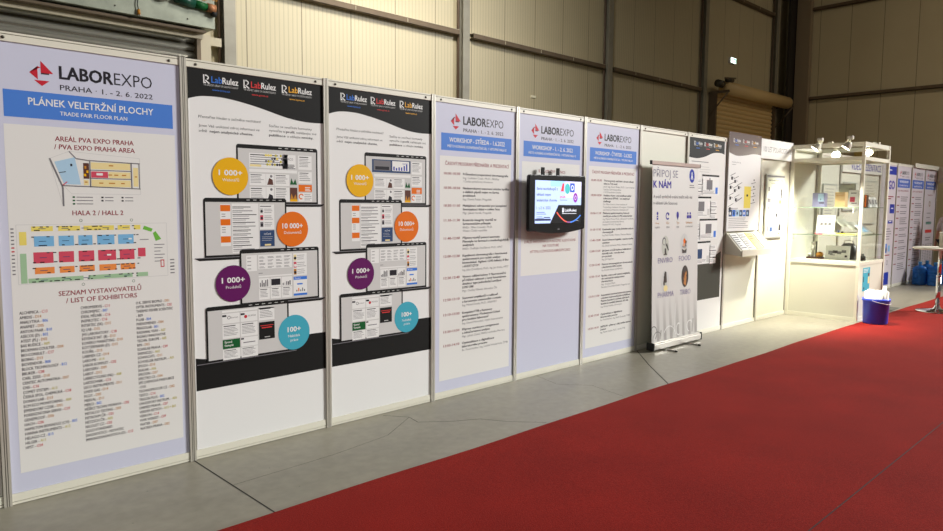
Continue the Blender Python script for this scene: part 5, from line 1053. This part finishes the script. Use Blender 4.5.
# body: x = left/right, -y = front
J = [(0, 0, 0.94, 0.13, 0.10), (0, 0, 1.12, 0.12, 0.09), (0, 0.0, 1.32, 0.15, 0.10), (0, 0.0, 1.40, 0.07, 0.06), (0, -0.01, 1.46, 0.05), (0, -0.04, 1.53, 0.07, 0.08), (0, -0.045, 1.61, 0.072, 0.088)]
Eg = [(0, 1), (1, 2), (2, 3), (3, 4), (4, 5), (5, 6)]
for s in (-1, 1):
    b0 = len(J)
    J += [(s * 0.15, 0, 1.36, 0.05), (s * 0.21, 0.01, 1.20, 0.042), (s * 0.23, 0.01, 1.07, 0.038), (s * 0.235, -0.02, 0.95, 0.032), (s * 0.235, -0.05, 0.83, 0.023), (s * 0.235, -0.06, 0.78, 0.027)]
    Eg += [(3, b0), (b0, b0 + 1), (b0 + 1, b0 + 2), (b0 + 2, b0 + 3), (b0 + 3, b0 + 4), (b0 + 4, b0 + 5)]
    for f in range(4):
        c0 = len(J); dy = -0.06 + (f - 1.5) * 0.019
        J += [(s * 0.235, dy, 0.742, 0.009), (s * 0.230, dy, 0.708 - 0.008 * (f in (1, 2)), 0.008), (s * 0.220, dy, 0.682 - 0.01 * (f in (1, 2)), 0.007)]; Eg += [(b0 + 5, c0), (c0, c0 + 1), (c0 + 1, c0 + 2)]
    c0 = len(J); J += [(s * 0.228, -0.095, 0.785, 0.010), (s * 0.222, -0.112, 0.752, 0.009)]; Eg += [(b0 + 4, c0), (c0, c0 + 1)]
    l0 = len(J)
    J += [(s * 0.09, 0, 0.86, 0.085), (s * 0.095, -0.01, 0.50, 0.055), (s * 0.095, 0.02, 0.30, 0.048), (s * 0.095, 0.03, 0.09, 0.034), (s * 0.10, -0.05, 0.035, 0.032, 0.03), (s * 0.105, -0.15, 0.025, 0.03, 0.022)]
    Eg += [(0, l0), (l0, l0 + 1), (l0 + 1, l0 + 2), (l0 + 2, l0 + 3), (l0 + 3, l0 + 4), (l0 + 4, l0 + 5)]
skinned('body', J, Eg, skin_m, t)
J = [(0, 0, 0.95, 0.15, 0.12), (0, 0, 1.12, 0.14, 0.11), (0, 0, 1.32, 0.165, 0.12), (0, 0, 1.40, 0.085, 0.08)]; Eg = [(0, 1), (1, 2), (2, 3)]
for s in (-1, 1): b0 = len(J); J += [(s * 0.155, 0, 1.36, 0.066), (s * 0.21, 0.01, 1.20, 0.058), (s * 0.225, 0.0, 1.10, 0.054)]; Eg += [(3, b0), (b0, b0 + 1), (b0 + 1, b0 + 2)]
skinned('shirt', J, Eg, shirt, t)
J = [(0, 0, 0.93, 0.145, 0.115)]; Eg = []
for s in (-1, 1): b0 = len(J); J += [(s * 0.09, 0, 0.85, 0.1), (s * 0.095, -0.01, 0.50, 0.07), (s * 0.095, 0.02, 0.28, 0.062), (s * 0.095, 0.03, 0.10, 0.055)]; Eg += [(0, b0), (b0, b0 + 1), (b0 + 1, b0 + 2), (b0 + 2, b0 + 3)]
skinned('trousers', J, Eg, trou, t)
J = [(0, 0.0, 1.665, 0.085, 0.095), (0, 0.045, 1.60, 0.088, 0.07), (0, 0.075, 1.50, 0.08, 0.045), (0, 0.085, 1.40, 0.06, 0.03)]
skinned('hair', J, [(0, 1), (1, 2), (2, 3)], hair, t)
mb = MB()
for s in (-1, 1): mb.lathe([(0, -0.008), (0.008, -0.006), (0.011, 0), (0.008, 0.006), (0, 0.008)], ink, (s * 0.03, -0.125, 1.595), 8); mb.lathe([(0, -0.03), (0.012, -0.02), (0.014, 0), (0.012, 0.02), (0, 0.03)], skin_m, (s * 0.078, -0.035, 1.58), 8)
mb.tube([(0, -0.12, 1.60), (0, -0.148, 1.562), (0, -0.13, 1.552)], [0.008, 0.014, 0.008], skin_m, 8); mb.tube([(-0.022, -0.122, 1.525), (0, -0.130, 1.523), (0.022, -0.122, 1.525)], 0.005, red, 6); mb.build('face_features', t)
mb = MB()
for s in (-1, 1): mb.obox((s * 0.103, -0.06, 0.032), (0.045, 0, 0), (0, 0.13, 0), (0, 0, 0.030), rubber)
mb.build('shoes', t, bevel=0.02)
